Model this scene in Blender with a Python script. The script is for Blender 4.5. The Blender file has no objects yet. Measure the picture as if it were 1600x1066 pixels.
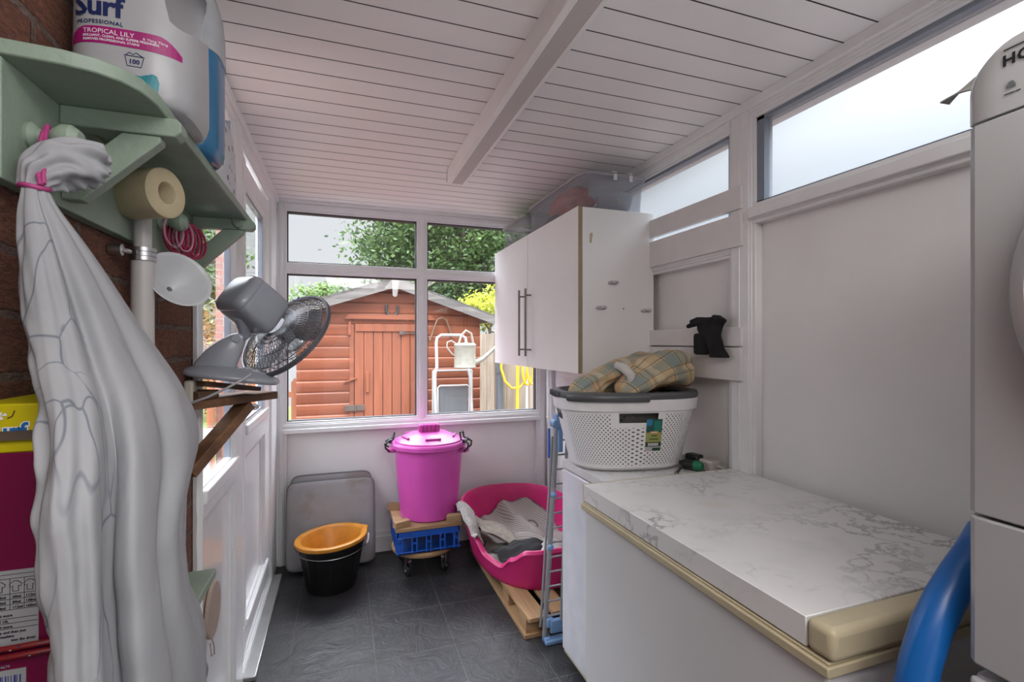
import bpy, bmesh, math, random
from mathutils import Vector, Matrix, noise
random.seed(7)
PI = math.pi
SC = bpy.context.scene
COL = SC.collection

# ------------------------------------------------------------------ camera
cd = bpy.data.cameras.new('camera'); cam = bpy.data.objects.new('camera', cd); COL.objects.link(cam)
cd.sensor_width = 36; cd.lens = 760 / 1600 * 36; cd.clip_start = .05; cd.clip_end = 200
cd.shift_y = 2 / 1600
YAW = math.atan(265 / 760)
cam.location = (0, 0, 1.31); cam.rotation_euler = (PI / 2, 0, -YAW)
SC.camera = cam
# ------------------------------------------------------------------ sky, exposure
wd = bpy.data.worlds.new('overcast'); SC.world = wd; wd.use_nodes = True
wn = wd.node_tree; bg = wn.nodes['Background']
tc = wn.nodes.new('ShaderNodeTexCoord'); sx = wn.nodes.new('ShaderNodeSeparateXYZ')
rp = wn.nodes.new('ShaderNodeValToRGB')
wn.links.new(tc.outputs['Generated'], sx.inputs[0]); wn.links.new(sx.outputs[2], rp.inputs[0]); wn.links.new(rp.outputs[0], bg.inputs[0])
rp.color_ramp.elements[0].position = 0.0; rp.color_ramp.elements[0].color = (.85, .88, .915, 1)
rp.color_ramp.elements[1].position = .6; rp.color_ramp.elements[1].color = (.76, .81, .88, 1)
# overcast sky: much brighter overhead than at the horizon
mr = wn.nodes.new('ShaderNodeMapRange'); mr.interpolation_type = 'SMOOTHSTEP'
mr.inputs[1].default_value = .22; mr.inputs[2].default_value = .95; mr.inputs[3].default_value = .62; mr.inputs[4].default_value = 15.0
wn.links.new(sx.outputs[2], mr.inputs[0]); wn.links.new(mr.outputs[0], bg.inputs[1])
SC.view_settings.view_transform = 'Standard'; SC.view_settings.look = 'None'
SC.view_settings.exposure = 0.62; SC.view_settings.gamma = 1.0; SC.view_settings.use_curve_mapping = False

def area(name, loc, rot, sx_, sy_, power, col=(1, 1, 1)):
    l = bpy.data.lights.new(name, 'AREA'); l.shape = 'RECTANGLE'; l.size = sx_; l.size_y = sy_; l.energy = power; l.color = col
    o = bpy.data.objects.new(name, l); COL.objects.link(o); o.location = loc; o.rotation_euler = rot
    return o
# fill lamp added under the ceiling behind the camera to brighten the room
area('added_ceiling_fill', (.5, -.75, 2.13), (0, 0, 0), 1.4, 1.2, 30, (1, .985, .97))
# upward fill lamp added behind the camera to lift the ceiling
area('added_uplight', (.62, -.30, 1.42), (PI, 0, 0), .8, .7, 12, (1, .98, .96))

# ------------------------------------------------------------------ helpers
class MB:
    def __init__(s):
        s.bm = bmesh.new(); s.uv = s.bm.loops.layers.uv.new('UVMap'); s.mi = 0; s.M = Matrix.Identity(4)
    def V(s, p): return s.bm.verts.new(s.M @ Vector(p))
    def F(s, vs, uvs=None):
        try: f = s.bm.faces.new(vs)
        except ValueError: return None
        f.material_index = s.mi; f.smooth = True
        if uvs:
            for l, q in zip(f.loops, uvs): l[s.uv].uv = q
        return f
    def box(s, x0, x1, y0, y1, z0, z1):
        v = [s.V((x, y, z)) for x in (x0, x1) for y in (y0, y1) for z in (z0, z1)]
        for q in ((0, 1, 3, 2), (4, 6, 7, 5), (0, 4, 5, 1), (2, 3, 7, 6), (0, 2, 6, 4), (1, 5, 7, 3)): s.F([v[i] for i in q])
        return s
    def obox(s, c, sz, rot):
        o = s.M; s.M = o @ Matrix.Translation(c) @ rot.to_matrix().to_4x4() if hasattr(rot, 'to_matrix') else o @ Matrix.Translation(c) @ rot
        a, b, d = [q / 2 for q in sz]; s.box(-a, a, -b, b, -d, d); s.M = o; return s
    def beam(s, p, q, w, h, up=(0, 0, 1)):
        p, q = Vector(p), Vector(q); x = (q - p).normalized(); y = Vector(up).cross(x).normalized(); z = x.cross(y)
        R = Matrix((x, y, z)).transposed().to_4x4()
        return s.obox((p + q) / 2, ((q - p).length, w, h), R)
    def tube(s, pts, r, seg=8, closed=False, cap=True):
        pts = [Vector(p) for p in pts]; n = len(pts); rings = []; prev = None
        for i, p in enumerate(pts):
            if closed: t = pts[(i + 1) % n] - pts[i - 1]
            else: t = pts[min(i + 1, n - 1)] - pts[max(i - 1, 0)]
            t.normalize()
            if prev is None:
                a = Vector((0, 0, 1)) if abs(t.z) < .9 else Vector((1, 0, 0)); u = t.cross(a).normalized()
            else: u = (prev - t * prev.dot(t)).normalized()
            prev = u; w = t.cross(u); rr = r[i] if isinstance(r, (list, tuple)) else r
            rings.append([s.V(p + (u * math.cos(2 * PI * k / seg) + w * math.sin(2 * PI * k / seg)) * rr) for k in range(seg)])
        m = n if closed else n - 1
        for i in range(m):
            a, b = rings[i], rings[(i + 1) % n]
            for k in range(seg): s.F([a[k], a[(k + 1) % seg], b[(k + 1) % seg], b[k]])
        if cap and not closed: s.F(rings[0][::-1]); s.F(rings[-1])
        return s
    def cyl(s, p, q, r, seg=16): return s.tube([p, q], r, seg)
    def lathe(s, prof, seg=32, cx=0, cy=0, sx=1, sy=1, a0=0):
        rings = [[s.V((cx + r * sx * math.cos(a0 + 2 * PI * k / seg), cy + r * sy * math.sin(a0 + 2 * PI * k / seg), z)) for k in range(seg)] for r, z in prof]
        for a, b in zip(rings, rings[1:]):
            for k in range(seg): s.F([a[k], a[(k + 1) % seg], b[(k + 1) % seg], b[k]])
        if prof[0][0] > 0: s.F(rings[0][::-1])
        if prof[-1][0] > 0: s.F(rings[-1])
        return s
    def rings(s, rs, cap0=True, cap1=True):
        vs = [[s.V(p) for p in r] for r in rs]
        for i, (a, b) in enumerate(zip(vs, vs[1:])):
            n = len(a)
            for k in range(n):
                k2 = (k + 1) % n
                s.F([a[k], a[k2], b[k2], b[k]], [(k / n, i / (len(vs) - 1)), ((k + 1) / n, i / (len(vs) - 1)), ((k + 1) / n, (i + 1) / (len(vs) - 1)), (k / n, (i + 1) / (len(vs) - 1))])
        if cap0: s.F(vs[0][::-1])
        if cap1: s.F(vs[-1])
        return s
    def grid(s, f, nu, nv, th=0):
        def sheet(off):
            return [[f(i / nu, j / nv) for i in range(nu + 1)] for j in range(nv + 1)]
        P = [[Vector(p) for p in r] for r in sheet(0)]
        def addsheet(P, flip):
            V = [[s.V(p) for p in r] for r in P]
            for j in range(nv):
                for i in range(nu):
                    q = [V[j][i], V[j][i + 1], V[j + 1][i + 1], V[j + 1][i]]; uv = [(i / nu, j / nv), ((i + 1) / nu, j / nv), ((i + 1) / nu, (j + 1) / nv), (i / nu, (j + 1) / nv)]
                    if flip: q.reverse(); uv.reverse()
                    s.F(q, uv)
            return V
        A = addsheet(P, False)
        if th:
            Q = []
            for j in range(nv + 1):
                row = []
                for i in range(nu + 1):
                    du = P[j][min(i + 1, nu)] - P[j][max(i - 1, 0)]; dv = P[min(j + 1, nv)][i] - P[max(j - 1, 0)][i]
                    n = du.cross(dv); n = n.normalized() if n.length > 1e-9 else Vector((0, 0, 1))
                    row.append(P[j][i] - n * th)
                Q.append(row)
            B = addsheet(Q, True)
            edge = [(0, i) for i in range(nu + 1)] + [(j, nu) for j in range(1, nv + 1)] + [(nv, i) for i in range(nu - 1, -1, -1)] + [(j, 0) for j in range(nv - 1, -1, -1)]
            for a, b in zip(edge, edge[1:]):
                s.F([A[b[0]][b[1]], A[a[0]][a[1]], B[a[0]][a[1]], B[b[0]][b[1]]])
        return s
    def prism(s, poly, axis, a0, a1):
        def pt(p, a):
            return {'x': (a, p[0], p[1]), 'y': (p[0], a, p[1]), 'z': (p[0], p[1], a)}[axis]
        A = [s.V(pt(p, a0)) for p in poly]; B = [s.V(pt(p, a1)) for p in poly]; n = len(poly)
        s.F(A[::-1]); s.F(B)
        for i in range(n): s.F([A[i], A[(i + 1) % n], B[(i + 1) % n], B[i]])
        return s
    def text(s, st, size, M, extr=.0003, fn=None, bold=0, align='LEFT', spacing=1):
        c = bpy.data.curves.new('t', 'FONT'); c.body = st; c.size = size; c.extrude = extr; c.offset = bold; c.align_x = align; c.space_character = spacing; c.resolution_u = 2
        o = bpy.data.objects.new('t', c); COL.objects.link(o); bpy.context.view_layer.update()
        me = bpy.data.meshes.new_from_object(o.evaluated_get(bpy.context.evaluated_depsgraph_get()))
        bpy.data.objects.remove(o); bpy.data.curves.remove(c)
        vs = []
        for v in me.vertices:
            p = M @ v.co
            if fn: p = fn(p)
            vs.append(s.V(p))
        for f in me.polygons: s.F([vs[i] for i in f.vertices])
        bpy.data.meshes.remove(me); return s
    def build(s, name, mats, parent=None, bevel=0, seg=2, angle=35, sub=0, fixn=True):
        me = bpy.data.meshes.new(name)
        if fixn: bmesh.ops.recalc_face_normals(s.bm, faces=s.bm.faces[:])
        off = Vector((0, 0, 0)); q = parent
        while q: off += q.location; q = q.parent
        bmesh.ops.translate(s.bm, verts=s.bm.verts[:], vec=-off)
        o = bpy.data.objects.new(name, me)
        s.bm.to_mesh(me); s.bm.free()
        if not isinstance(mats, (list, tuple)): mats = [mats]
        for m in mats: me.materials.append(m)
        me.set_sharp_from_angle(angle=math.radians(angle))
        COL.objects.link(o)
        if parent: o.parent = parent
        if bevel:
            b = o.modifiers.new('b', 'BEVEL'); b.width = bevel; b.segments = seg; b.limit_method = 'ANGLE'; b.angle_limit = math.radians(40)
            b.harden_normals = False
        if sub: m = o.modifiers.new('s', 'SUBSURF'); m.levels = sub; m.render_levels = sub
        return o

def tag(o, label, cat, group=None, kind=None):
    o['label'] = label; o['category'] = cat
    if group: o['group'] = group
    if kind: o['kind'] = kind
    return o
def thing(name, label, cat, loc=(0, 0, 0), group=None):
    o = bpy.data.objects.new(name, None); COL.objects.link(o); o.location = loc; o.empty_display_size = .05
    return tag(o, label, cat, group)
def struct(o): o['kind'] = 'structure'; return o
def sgroup(name, loc=(0, 0, 0)):
    o = bpy.data.objects.new(name, None); COL.objects.link(o); o.location = loc; o['kind'] = 'structure'; return o
def copy_tree(o, parent=None):
    c = o.copy(); COL.objects.link(c)
    if parent: c.parent = parent; c.matrix_parent_inverse = o.matrix_parent_inverse
    for ch in [x for x in bpy.data.objects if x.parent == o]: copy_tree(ch, c)
    return c
def rotm(ax, deg): return Matrix.Rotation(math.radians(deg), 4, ax)
def fn3(p, sc, seed=0): return noise.noise(Vector(p) * sc + Vector((seed * 7.3, seed * 3.1, seed)))

# ------------------------------------------------------------------ materials
def base(name, col, rough=.5, metal=0, spec=.5):
    m = bpy.data.materials.new(name); m.use_nodes = True; nt = m.node_tree; b = nt.nodes['Principled BSDF']
    b.inputs['Base Color'].default_value = (*col, 1); b.inputs['Roughness'].default_value = rough; b.inputs['Metallic'].default_value = metal
    b.inputs['Specular IOR Level'].default_value = spec
    return m, nt, b
def N(nt, t, **k):
    n = nt.nodes.new(t)
    for a, v in k.items():
        if a[0] == '_': setattr(n, a[1:], v)
        else: n.inputs[a.replace('0', ' ')].default_value = v
    return n
def coords(nt, kind='Object', scale=(1, 1, 1), rot=(0, 0, 0), loc=(0, 0, 0)):
    t = nt.nodes.new('ShaderNodeTexCoord'); m = nt.nodes.new('ShaderNodeMapping')
    m.inputs['Scale'].default_value = scale; m.inputs['Rotation'].default_value = rot; m.inputs['Location'].default_value = loc
    nt.links.new(t.outputs[kind], m.inputs[0]); return m.outputs[0]
def mixc(nt, fac, a, b):
    m = nt.nodes.new('ShaderNodeMix'); m.data_type = 'RGBA'
    for i, x in ((0, fac), (6, a), (7, b)):
        if hasattr(x, 'links') or hasattr(x, 'is_linked'): nt.links.new(x, m.inputs[i])
        else: m.inputs[i].default_value = x if i == 0 else (*x, 1)
    return m.outputs[2]
def ramp(nt, src, p0, p1, c0=(0, 0, 0), c1=(1, 1, 1)):
    r = nt.nodes.new('ShaderNodeValToRGB'); e = r.color_ramp.elements
    e[0].position = p0; e[1].position = p1; e[0].color = (*c0, 1); e[1].color = (*c1, 1)
    nt.links.new(src, r.inputs[0]); return r.outputs[0]
def bump(nt, b, h, strength=.3, dist=.01):
    n = nt.nodes.new('ShaderNodeBump'); n.inputs['Strength'].default_value = strength; n.inputs['Distance'].default_value = dist
    nt.links.new(h, n.inputs['Height']); nt.links.new(n.outputs[0], b.inputs['Normal'])
def M_(name, col, rough=.5, metal=0, var=.12, sc=12, bmp=.05, bsc=80, kind='Object', scale=(1, 1, 1), spec=.5):
    """plain coloured surface with slight unevenness and grime"""
    m, nt, b = base(name, col, rough, metal, spec)
    c = coords(nt, kind, scale)
    n = N(nt, 'ShaderNodeTexNoise', Scale=sc, Detail=5.0); nt.links.new(c, n.inputs['Vector'])
    f = ramp(nt, n.outputs['Fac'], .3, .75)
    d = tuple(x * (1 - var) for x in col); nt.links.new(mixc(nt, f, col, d), b.inputs['Base Color'])
    if bmp:
        n2 = N(nt, 'ShaderNodeTexNoise', Scale=bsc, Detail=4.0); nt.links.new(c, n2.inputs['Vector']); bump(nt, b, n2.outputs['Fac'], bmp, .01)
    return m
def wood(name, c1, c2, axis='x', rough=.65, sc=14, stretch=.12, bmp=.25):
    m, nt, b = base(name, c1, rough)
    s = {'x': (stretch, 1, 1), 'y': (1, stretch, 1), 'z': (1, 1, stretch)}[axis]
    c = coords(nt, 'Object', s)
    n = N(nt, 'ShaderNodeTexNoise', Scale=sc * 3, Detail=7.0, Distortion=.6); nt.links.new(c, n.inputs['Vector'])
    n2 = N(nt, 'ShaderNodeTexNoise', Scale=sc * .5, Detail=3.0); nt.links.new(c, n2.inputs['Vector'])
    f = ramp(nt, n.outputs['Fac'], .32, .68); col = mixc(nt, f, c1, c2)
    f2 = ramp(nt, n2.outputs['Fac'], .45, .7); nt.links.new(mixc(nt, f2, col, tuple(x * .6 for x in c2)), b.inputs['Base Color'])
    bump(nt, b, n.outputs['Fac'], bmp, .004); return m
def glassm(name, tint=(1, 1, 1), gloss=.022, rough=0.0):
    m = bpy.data.materials.new(name); m.use_nodes = True; nt = m.node_tree; nt.nodes.clear()
    o = nt.nodes.new('ShaderNodeOutputMaterial'); t = nt.nodes.new('ShaderNodeBsdfTransparent'); g = nt.nodes.new('ShaderNodeBsdfGlossy'); mx = nt.nodes.new('ShaderNodeMixShader')
    t.inputs[0].default_value = (*tint, 1); g.inputs['Roughness'].default_value = rough; mx.inputs[0].default_value = gloss
    lw = nt.nodes.new('ShaderNodeLayerWeight'); lw.inputs[0].default_value = .35
    mp = nt.nodes.new('ShaderNodeMapRange'); mp.inputs[3].default_value = gloss; mp.inputs[4].default_value = min(1, gloss + .22)
    nt.links.new(lw.outputs['Facing'], mp.inputs[0]); nt.links.new(mp.outputs[0], mx.inputs[0])
    nt.links.new(t.outputs[0], mx.inputs[1]); nt.links.new(g.outputs[0], mx.inputs[2]); nt.links.new(mx.outputs[0], o.inputs[0]); return m
def frosted(name):
    m = bpy.data.materials.new(name); m.use_nodes = True; nt = m.node_tree; nt.nodes.clear()
    o = nt.nodes.new('ShaderNodeOutputMaterial'); t = nt.nodes.new('ShaderNodeBsdfTransparent'); g = nt.nodes.new('ShaderNodeBsdfTranslucent'); mx = nt.nodes.new('ShaderNodeMixShader')
    c = coords(nt); v = N(nt, 'ShaderNodeTexVoronoi', Scale=160.0); nt.links.new(c, v.inputs['Vector'])
    bp = nt.nodes.new('ShaderNodeBump'); bp.inputs['Strength'].default_value = .4; nt.links.new(v.outputs[0], bp.inputs['Height']); nt.links.new(bp.outputs[0], g.inputs['Normal'])
    t.inputs[0].default_value = (.78, .80, .81, 1); g.inputs[0].default_value = (.34, .35, .36, 1); mx.inputs[0].default_value = .35
    nt.links.new(t.outputs[0], mx.inputs[1]); nt.links.new(g.outputs[0], mx.inputs[2]); nt.links.new(mx.outputs[0], o.inputs[0]); return m
def clearplastic(name, tint, opaque=.25, col=(.6, .62, .66)):
    m = bpy.data.materials.new(name); m.use_nodes = True; nt = m.node_tree; b = nt.nodes['Principled BSDF']; o = nt.nodes['Material Output']
    b.inputs['Base Color'].default_value = (*col, 1); b.inputs['Roughness'].default_value = .25
    t = nt.nodes.new('ShaderNodeBsdfTransparent'); t.inputs[0].default_value = (*tint, 1); mx = nt.nodes.new('ShaderNodeMixShader')
    n = N(nt, 'ShaderNodeTexNoise', Scale=9.0, Detail=3.0); nt.links.new(coords(nt), n.inputs['Vector'])
    mp = nt.nodes.new('ShaderNodeMapRange'); mp.inputs[3].default_value = opaque * .6; mp.inputs[4].default_value = opaque * 1.4; nt.links.new(n.outputs['Fac'], mp.inputs[0])
    nt.links.new(mp.outputs[0], mx.inputs[0]); nt.links.new(t.outputs[0], mx.inputs[1]); nt.links.new(b.outputs[0], mx.inputs[2]); nt.links.new(mx.outputs[0], o.inputs[0]); return m

WHITE = M_('upvc', (.80, .80, .805), .28, var=.06, bmp=.02)
PANEL = M_('white_panel', (.79, .785, .775), .38, var=.05, sc=5, bmp=.03)
PANEL2 = M_('white_gloss_panel', (.76, .75, .75), .16, var=.04, sc=5, bmp=.01)
CEIL = M_('ceiling_plank', (.80, .775, .765), .42, var=.08, sc=4, bmp=.04, scale=(.3, 1, 1))
GASK = M_('rubber_gasket', (.03, .03, .035), .6)
SPACER = M_('glazing_spacer', (.22, .25, .30), .35)
GLASS = glassm('window_glass'); FROST = frosted('frosted_glass')
GREEN = M_('sage_paint', (.24, .305, .24), .5, var=.16, sc=18, bmp=.12)
CHROME = M_('galvanised', (.55, .55, .56), .3, 1, bmp=.03)
STEEL = M_('brushed_steel', (.42, .41, .40), .32, 1, bmp=.03)
def perforated():
    m, nt, b = base('perforated_plastic', (.58, .53, .52), .45)
    c = coords(nt, 'Object', (190, 190, 190)); fr = N(nt, 'ShaderNodeVectorMath', _operation='FRACTION'); nt.links.new(c, fr.inputs[0])
    d = N(nt, 'ShaderNodeVectorMath', _operation='DISTANCE'); s = nt.nodes.new('ShaderNodeSeparateXYZ'); cb = nt.nodes.new('ShaderNodeCombineXYZ')
    nt.links.new(fr.outputs[0], s.inputs[0]); nt.links.new(s.outputs[0], cb.inputs[0]); nt.links.new(s.outputs[1], cb.inputs[1])
    nt.links.new(cb.outputs[0], d.inputs[0]); d.inputs[1].default_value = (.5, .5, 0)
    f = ramp(nt, d.outputs['Value'], .26, .34); nt.links.new(mixc(nt, f, (.22, .20, .19), (.60, .55, .54)), b.inputs['Base Color']); bump(nt, b, f, .4, .003); return m
PERF = perforated()
def brickm(name, c1, c2, mort, plane='yz', bw=.225, bh=.075, strength=1.0):
    m, nt, b = base(name, c1, .9)
    t = nt.nodes.new('ShaderNodeTexCoord'); s = nt.nodes.new('ShaderNodeSeparateXYZ'); cb = nt.nodes.new('ShaderNodeCombineXYZ')
    nt.links.new(t.outputs['Object'], s.inputs[0]); i = {'yz': (1, 2), 'xz': (0, 2), 'xy': (0, 1)}[plane]
    nt.links.new(s.outputs[i[0]], cb.inputs[0]); nt.links.new(s.outputs[i[1]], cb.inputs[1])
    w = N(nt, 'ShaderNodeTexNoise', Scale=30.0, Detail=3.0); nt.links.new(t.outputs['Object'], w.inputs['Vector'])
    ws = N(nt, 'ShaderNodeVectorMath', _operation='SCALE'); ws.inputs['Scale'].default_value = .012; nt.links.new(w.outputs['Color'], ws.inputs[0])
    ad = N(nt, 'ShaderNodeVectorMath', _operation='ADD'); nt.links.new(cb.outputs[0], ad.inputs[0]); nt.links.new(ws.outputs[0], ad.inputs[1])
    br = nt.nodes.new('ShaderNodeTexBrick'); br.inputs['Scale'].default_value = 1; br.inputs['Brick Width'].default_value = bw; br.inputs['Row Height'].default_value = bh
    br.inputs['Mortar Size'].default_value = .007; br.inputs['Mortar Smooth'].default_value = .4
    br.inputs['Color1'].default_value = (*c1, 1); br.inputs['Color2'].default_value = (*c2, 1); br.inputs['Mortar'].default_value = (*mort, 1)
    nt.links.new(ad.outputs[0], br.inputs['Vector'])
    mp = coords(nt, 'Object', (1, .5, 1.6)); n = N(nt, 'ShaderNodeTexNoise', Scale=130.0, Detail=8.0, Roughness=.7, Distortion=1.5); nt.links.new(mp, n.inputs['Vector'])
    f = ramp(nt, n.outputs['Fac'], .35, .62); nt.links.new(mixc(nt, f, (c1[0] * .25, c1[1] * .25, c1[2] * .3), br.outputs['Color']), b.inputs['Base Color'])
    mul = N(nt, 'ShaderNodeMath', _operation='MULTIPLY_ADD'); mul.inputs[1].default_value = -1.0; nt.links.new(br.outputs['Fac'], mul.inputs[0]); nt.links.new(n.outputs['Fac'], mul.inputs[2])
    bump(nt, b, mul.outputs[0], strength, .008); return m
BRICK = brickm('red_brick', (.36, .135, .075), (.27, .10, .06), (.27, .20, .165))
def tilem():
    m, nt, b = base('slate_tile', (.04, .04, .045), .38)
    c = coords(nt, 'Object', (1, 1, 1), loc=(.2055 - .333 + .666, -2.07 + .336 * 12, 0))
    br = nt.nodes.new('ShaderNodeTexBrick'); br.offset = 0; br.squash = 1
    br.inputs['Scale'].default_value = 1; br.inputs['Brick Width'].default_value = .333; br.inputs['Row Height'].default_value = .336; br.inputs['Mortar Size'].default_value = .0022; br.inputs['Mortar Smooth'].default_value = .1
    br.inputs['Color1'].default_value = (.018, .019, .022, 1); br.inputs['Color2'].default_value = (.024, .024, .028, 1); br.inputs['Mortar'].default_value = (.085, .082, .078, 1)
    nt.links.new(c, br.inputs['Vector'])
    o = coords(nt, 'Object', (1, 1, 1)); n = N(nt, 'ShaderNodeTexNoise', Scale=4.0, Detail=8.0, Roughness=.65); nt.links.new(o, n.inputs['Vector'])
    f = ramp(nt, n.outputs['Fac'], .4, .75); nt.links.new(mixc(nt, f, br.outputs['Color'], (.046, .043, .042)), b.inputs['Base Color'])
    w = N(nt, 'ShaderNodeTexNoise', Scale=9.0, Detail=9.0, Roughness=.62, Distortion=1.1); nt.links.new(o, w.inputs['Vector'])
    r2 = nt.nodes.new('ShaderNodeMapRange'); r2.inputs[1].default_value = .3; r2.inputs[2].default_value = .7; r2.inputs[3].default_value = .36; r2.inputs[4].default_value = .58
    nt.links.new(n.outputs['Fac'], r2.inputs[0]); nt.links.new(r2.outputs[0], b.inputs['Roughness'])
    mul = N(nt, 'ShaderNodeMath', _operation='MULTIPLY_ADD'); mul.inputs[1].default_value = -.6; nt.links.new(br.outputs['Fac'], mul.inputs[0]); nt.links.new(w.outputs['Fac'], mul.inputs[2])
    bump(nt, b, mul.outputs[0], .55, .012); return m
TILE = tilem()
def marblem():
    m, nt, b = base('marble_laminate', (.62, .61, .60), .3)
    c = coords(nt, 'Object', (1, 1, 1), rot=(0, 0, .7))
    n = N(nt, 'ShaderNodeTexNoise', Scale=5.0, Detail=7.0, Roughness=.6); nt.links.new(c, n.inputs['Vector'])
    sb = N(nt, 'ShaderNodeVectorMath', _operation='SCALE'); sb.inputs['Scale'].default_value = .9; nt.links.new(n.outputs['Color'], sb.inputs[0])
    ad = N(nt, 'ShaderNodeVectorMath', _operation='ADD'); nt.links.new(c, ad.inputs[0]); nt.links.new(sb.outputs[0], ad.inputs[1])
    v = N(nt, 'ShaderNodeTexVoronoi', _feature='DISTANCE_TO_EDGE', Scale=4.6); nt.links.new(ad.outputs[0], v.inputs['Vector'])
    f = ramp(nt, v.outputs['Distance'], 0.0, .085, (1, 1, 1), (0, 0, 0))
    n2 = N(nt, 'ShaderNodeTexNoise', Scale=3.2, Detail=4.0); nt.links.new(c, n2.inputs['Vector']); g = ramp(nt, n2.outputs['Fac'], .42, .68)
    mm = N(nt, 'ShaderNodeMath', _operation='MULTIPLY'); nt.links.new(f, mm.inputs[0]); nt.links.new(g, mm.inputs[1])
    n3 = N(nt, 'ShaderNodeTexNoise', Scale=9.0, Detail=6.0); nt.links.new(c, n3.inputs['Vector']); h = ramp(nt, n3.outputs['Fac'], .5, .8, (0, 0, 0), (.35, .35, .35))
    c1 = mixc(nt, h, (.72, .715, .705), (.48, .475, .49)); c2 = mixc(nt, mm.outputs[0], c1, (.17, .17, .20))
    n4 = N(nt, 'ShaderNodeTexNoise', Scale=2.6, Detail=5.0); nt.links.new(coords(nt, 'Object', loc=(.35, .2, .4)), n4.inputs['Vector']); st = ramp(nt, n4.outputs['Fac'], .66, .8, (0, 0, 0), (.55, .55, .55))
    nt.links.new(mixc(nt, st, c2, (.52, .42, .27)), b.inputs['Base Color']); return m
MARBLE = marblem()

# ================================================================== THE ROOM
XL, XR, YB, H = -.37, 1.35, 3.13, 2.15
YN = -2.4
m = MB(); m.box(XL - .1, XR + .1, YN, YB + .1, -.06, 0); fl = m.build('floor', TILE); struct(fl)
# ceiling: planks with open grooves; plank sides and backing coloured dark as groove shade
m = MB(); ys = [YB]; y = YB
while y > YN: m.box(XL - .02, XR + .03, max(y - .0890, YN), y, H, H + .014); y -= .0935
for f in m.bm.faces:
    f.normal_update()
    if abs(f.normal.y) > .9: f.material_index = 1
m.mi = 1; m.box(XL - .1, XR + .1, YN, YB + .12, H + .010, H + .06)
ce = m.build('ceiling', [CEIL, M_('painted_groove_shade', (.10, .09, .085), .8)]); struct(ce)
bs = sgroup('trim_1', (.5, 1, 2.08))
m = MB(); m.box(.478, .492, YN, 2.33, 2.082, H); m.box(.478, .500, YN, 2.33, 2.078, 2.0835); m.box(.552, .566, YN, 2.33, 2.078, H); m.box(.478, .566, 2.318, 2.33, 2.080, H); m.build('beam_casing', CEIL, bs, bevel=.002)
m = MB(); m.box(.499, .553, YN, 2.319, 2.079, 2.086); m.build('perforated_strip', PERF, bs)
# coving strips
m = MB(); m.box(XL, XL + .022, YN, YB, H - .028, H + .002); m.build('trim_2', WHITE, bevel=.004)['kind'] = 'structure'
m = MB(); m.box(XR - .022, XR, YN, YB, H - .03, H + .002); m.build('trim_3', WHITE, bevel=.004)['kind'] = 'structure'
m = MB(); m.box(XL, XR, YB - .02, YB, H - .02, H + .002); m.build('trim_4', WHITE, bevel=.004)['kind'] = 'structure'

def frame_bar(m, ax, a0, a1, b0, b1, d0, d1, inward=1):
    """profiled upvc bar in a wall plane; ax 'x' = wall facing x (a along y), 'y' = wall facing y (a along x); b = height; d = plane depth"""
    for k, (ins, dd) in enumerate(((0, 0), (.012, .006), (.02, .01))):
        e0, e1 = (d0, d1)
        if a1 - a0 > b1 - b0: bb0, bb1, aa0, aa1 = b0 + ins, b1 - ins, a0, a1
        else: bb0, bb1, aa0, aa1 = b0, b1, a0 + ins, a1 - ins
        if bb1 <= bb0 or aa1 <= aa0: continue
        f = e1 + (dd + (.0009 if a1 - a0 > b1 - b0 else 0)) * inward
        if ax == 'x': m.box(min(e0, f), max(e0, f), aa0, aa1, bb0, bb1)
        else: m.box(aa0, aa1, min(e0, f), max(e0, f), bb0, bb1)

# ---- back wall (faces -y): frame bars between y 3.13 and 3.19, front at 3.12
bw = sgroup('wall_back', (0, YB, 0))
m = MB()
m.box(XL - .05, XR + .05, YB + .03, YB + .08, -.05, .78)          # panel backing
m.build('wall_panel', PANEL, bw)
wb = sgroup('window_1', (0, YB, 0))
m = MB(); D0, D1 = YB + .07, YB
for a in ((XL, -.308, 0, H), (.447, .516, .77, H), (1.27, XR, 0, H)): frame_bar(m, 'y', a[0], a[1], a[2], a[3], D0, D1, -1)
for a in ((-.33, 1.29, 2.082, H), (-.315, 1.275, 1.715, 1.782), (-.33, 1.29, .77, .842)): frame_bar(m, 'y', a[0], a[1], a[2], a[3], D0, D1, -1)
m.box(-.33, 1.29, YB - .022, YB + .01, .772, .80)                  # rounded sill nose
m.build('window_frame', WHITE, wb, bevel=.005)
m = MB()
for x0, x1 in ((-.308, .447), (.516, 1.27)):
    for z0, z1 in ((1.782, 2.082), (.842, 1.715)):
        for q in ((x0, x1, z1 - .007, z1 + .002), (x0, x1, z0 - .002, z0 + .005), (x0 - .002, x0 + .005, z0, z1), (x1 - .005, x1 + .002, z0, z1)): m.box(q[0], q[1], YB + .008, YB + .05, q[2], q[3])
m.build('gasket', GASK, wb)
for x0, x1 in ((-.31, .449), (.514, 1.272)):
    for z0, z1 in ((1.78, 2.084), (.84, 1.717)):
        m = MB(); m.box(x0, x1, YB + .028, YB + .034, z0, z1); m.build('pane', GLASS, wb)
m = MB(); m.box(-.28, 1.27, YB + .012, YB + .03, .0, .13); m.box(-.28, 1.27, YB + .006, YB + .03, .0, .10); m.build('baseboard_back', WHITE, bevel=.004)['kind'] = 'structure'

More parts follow.
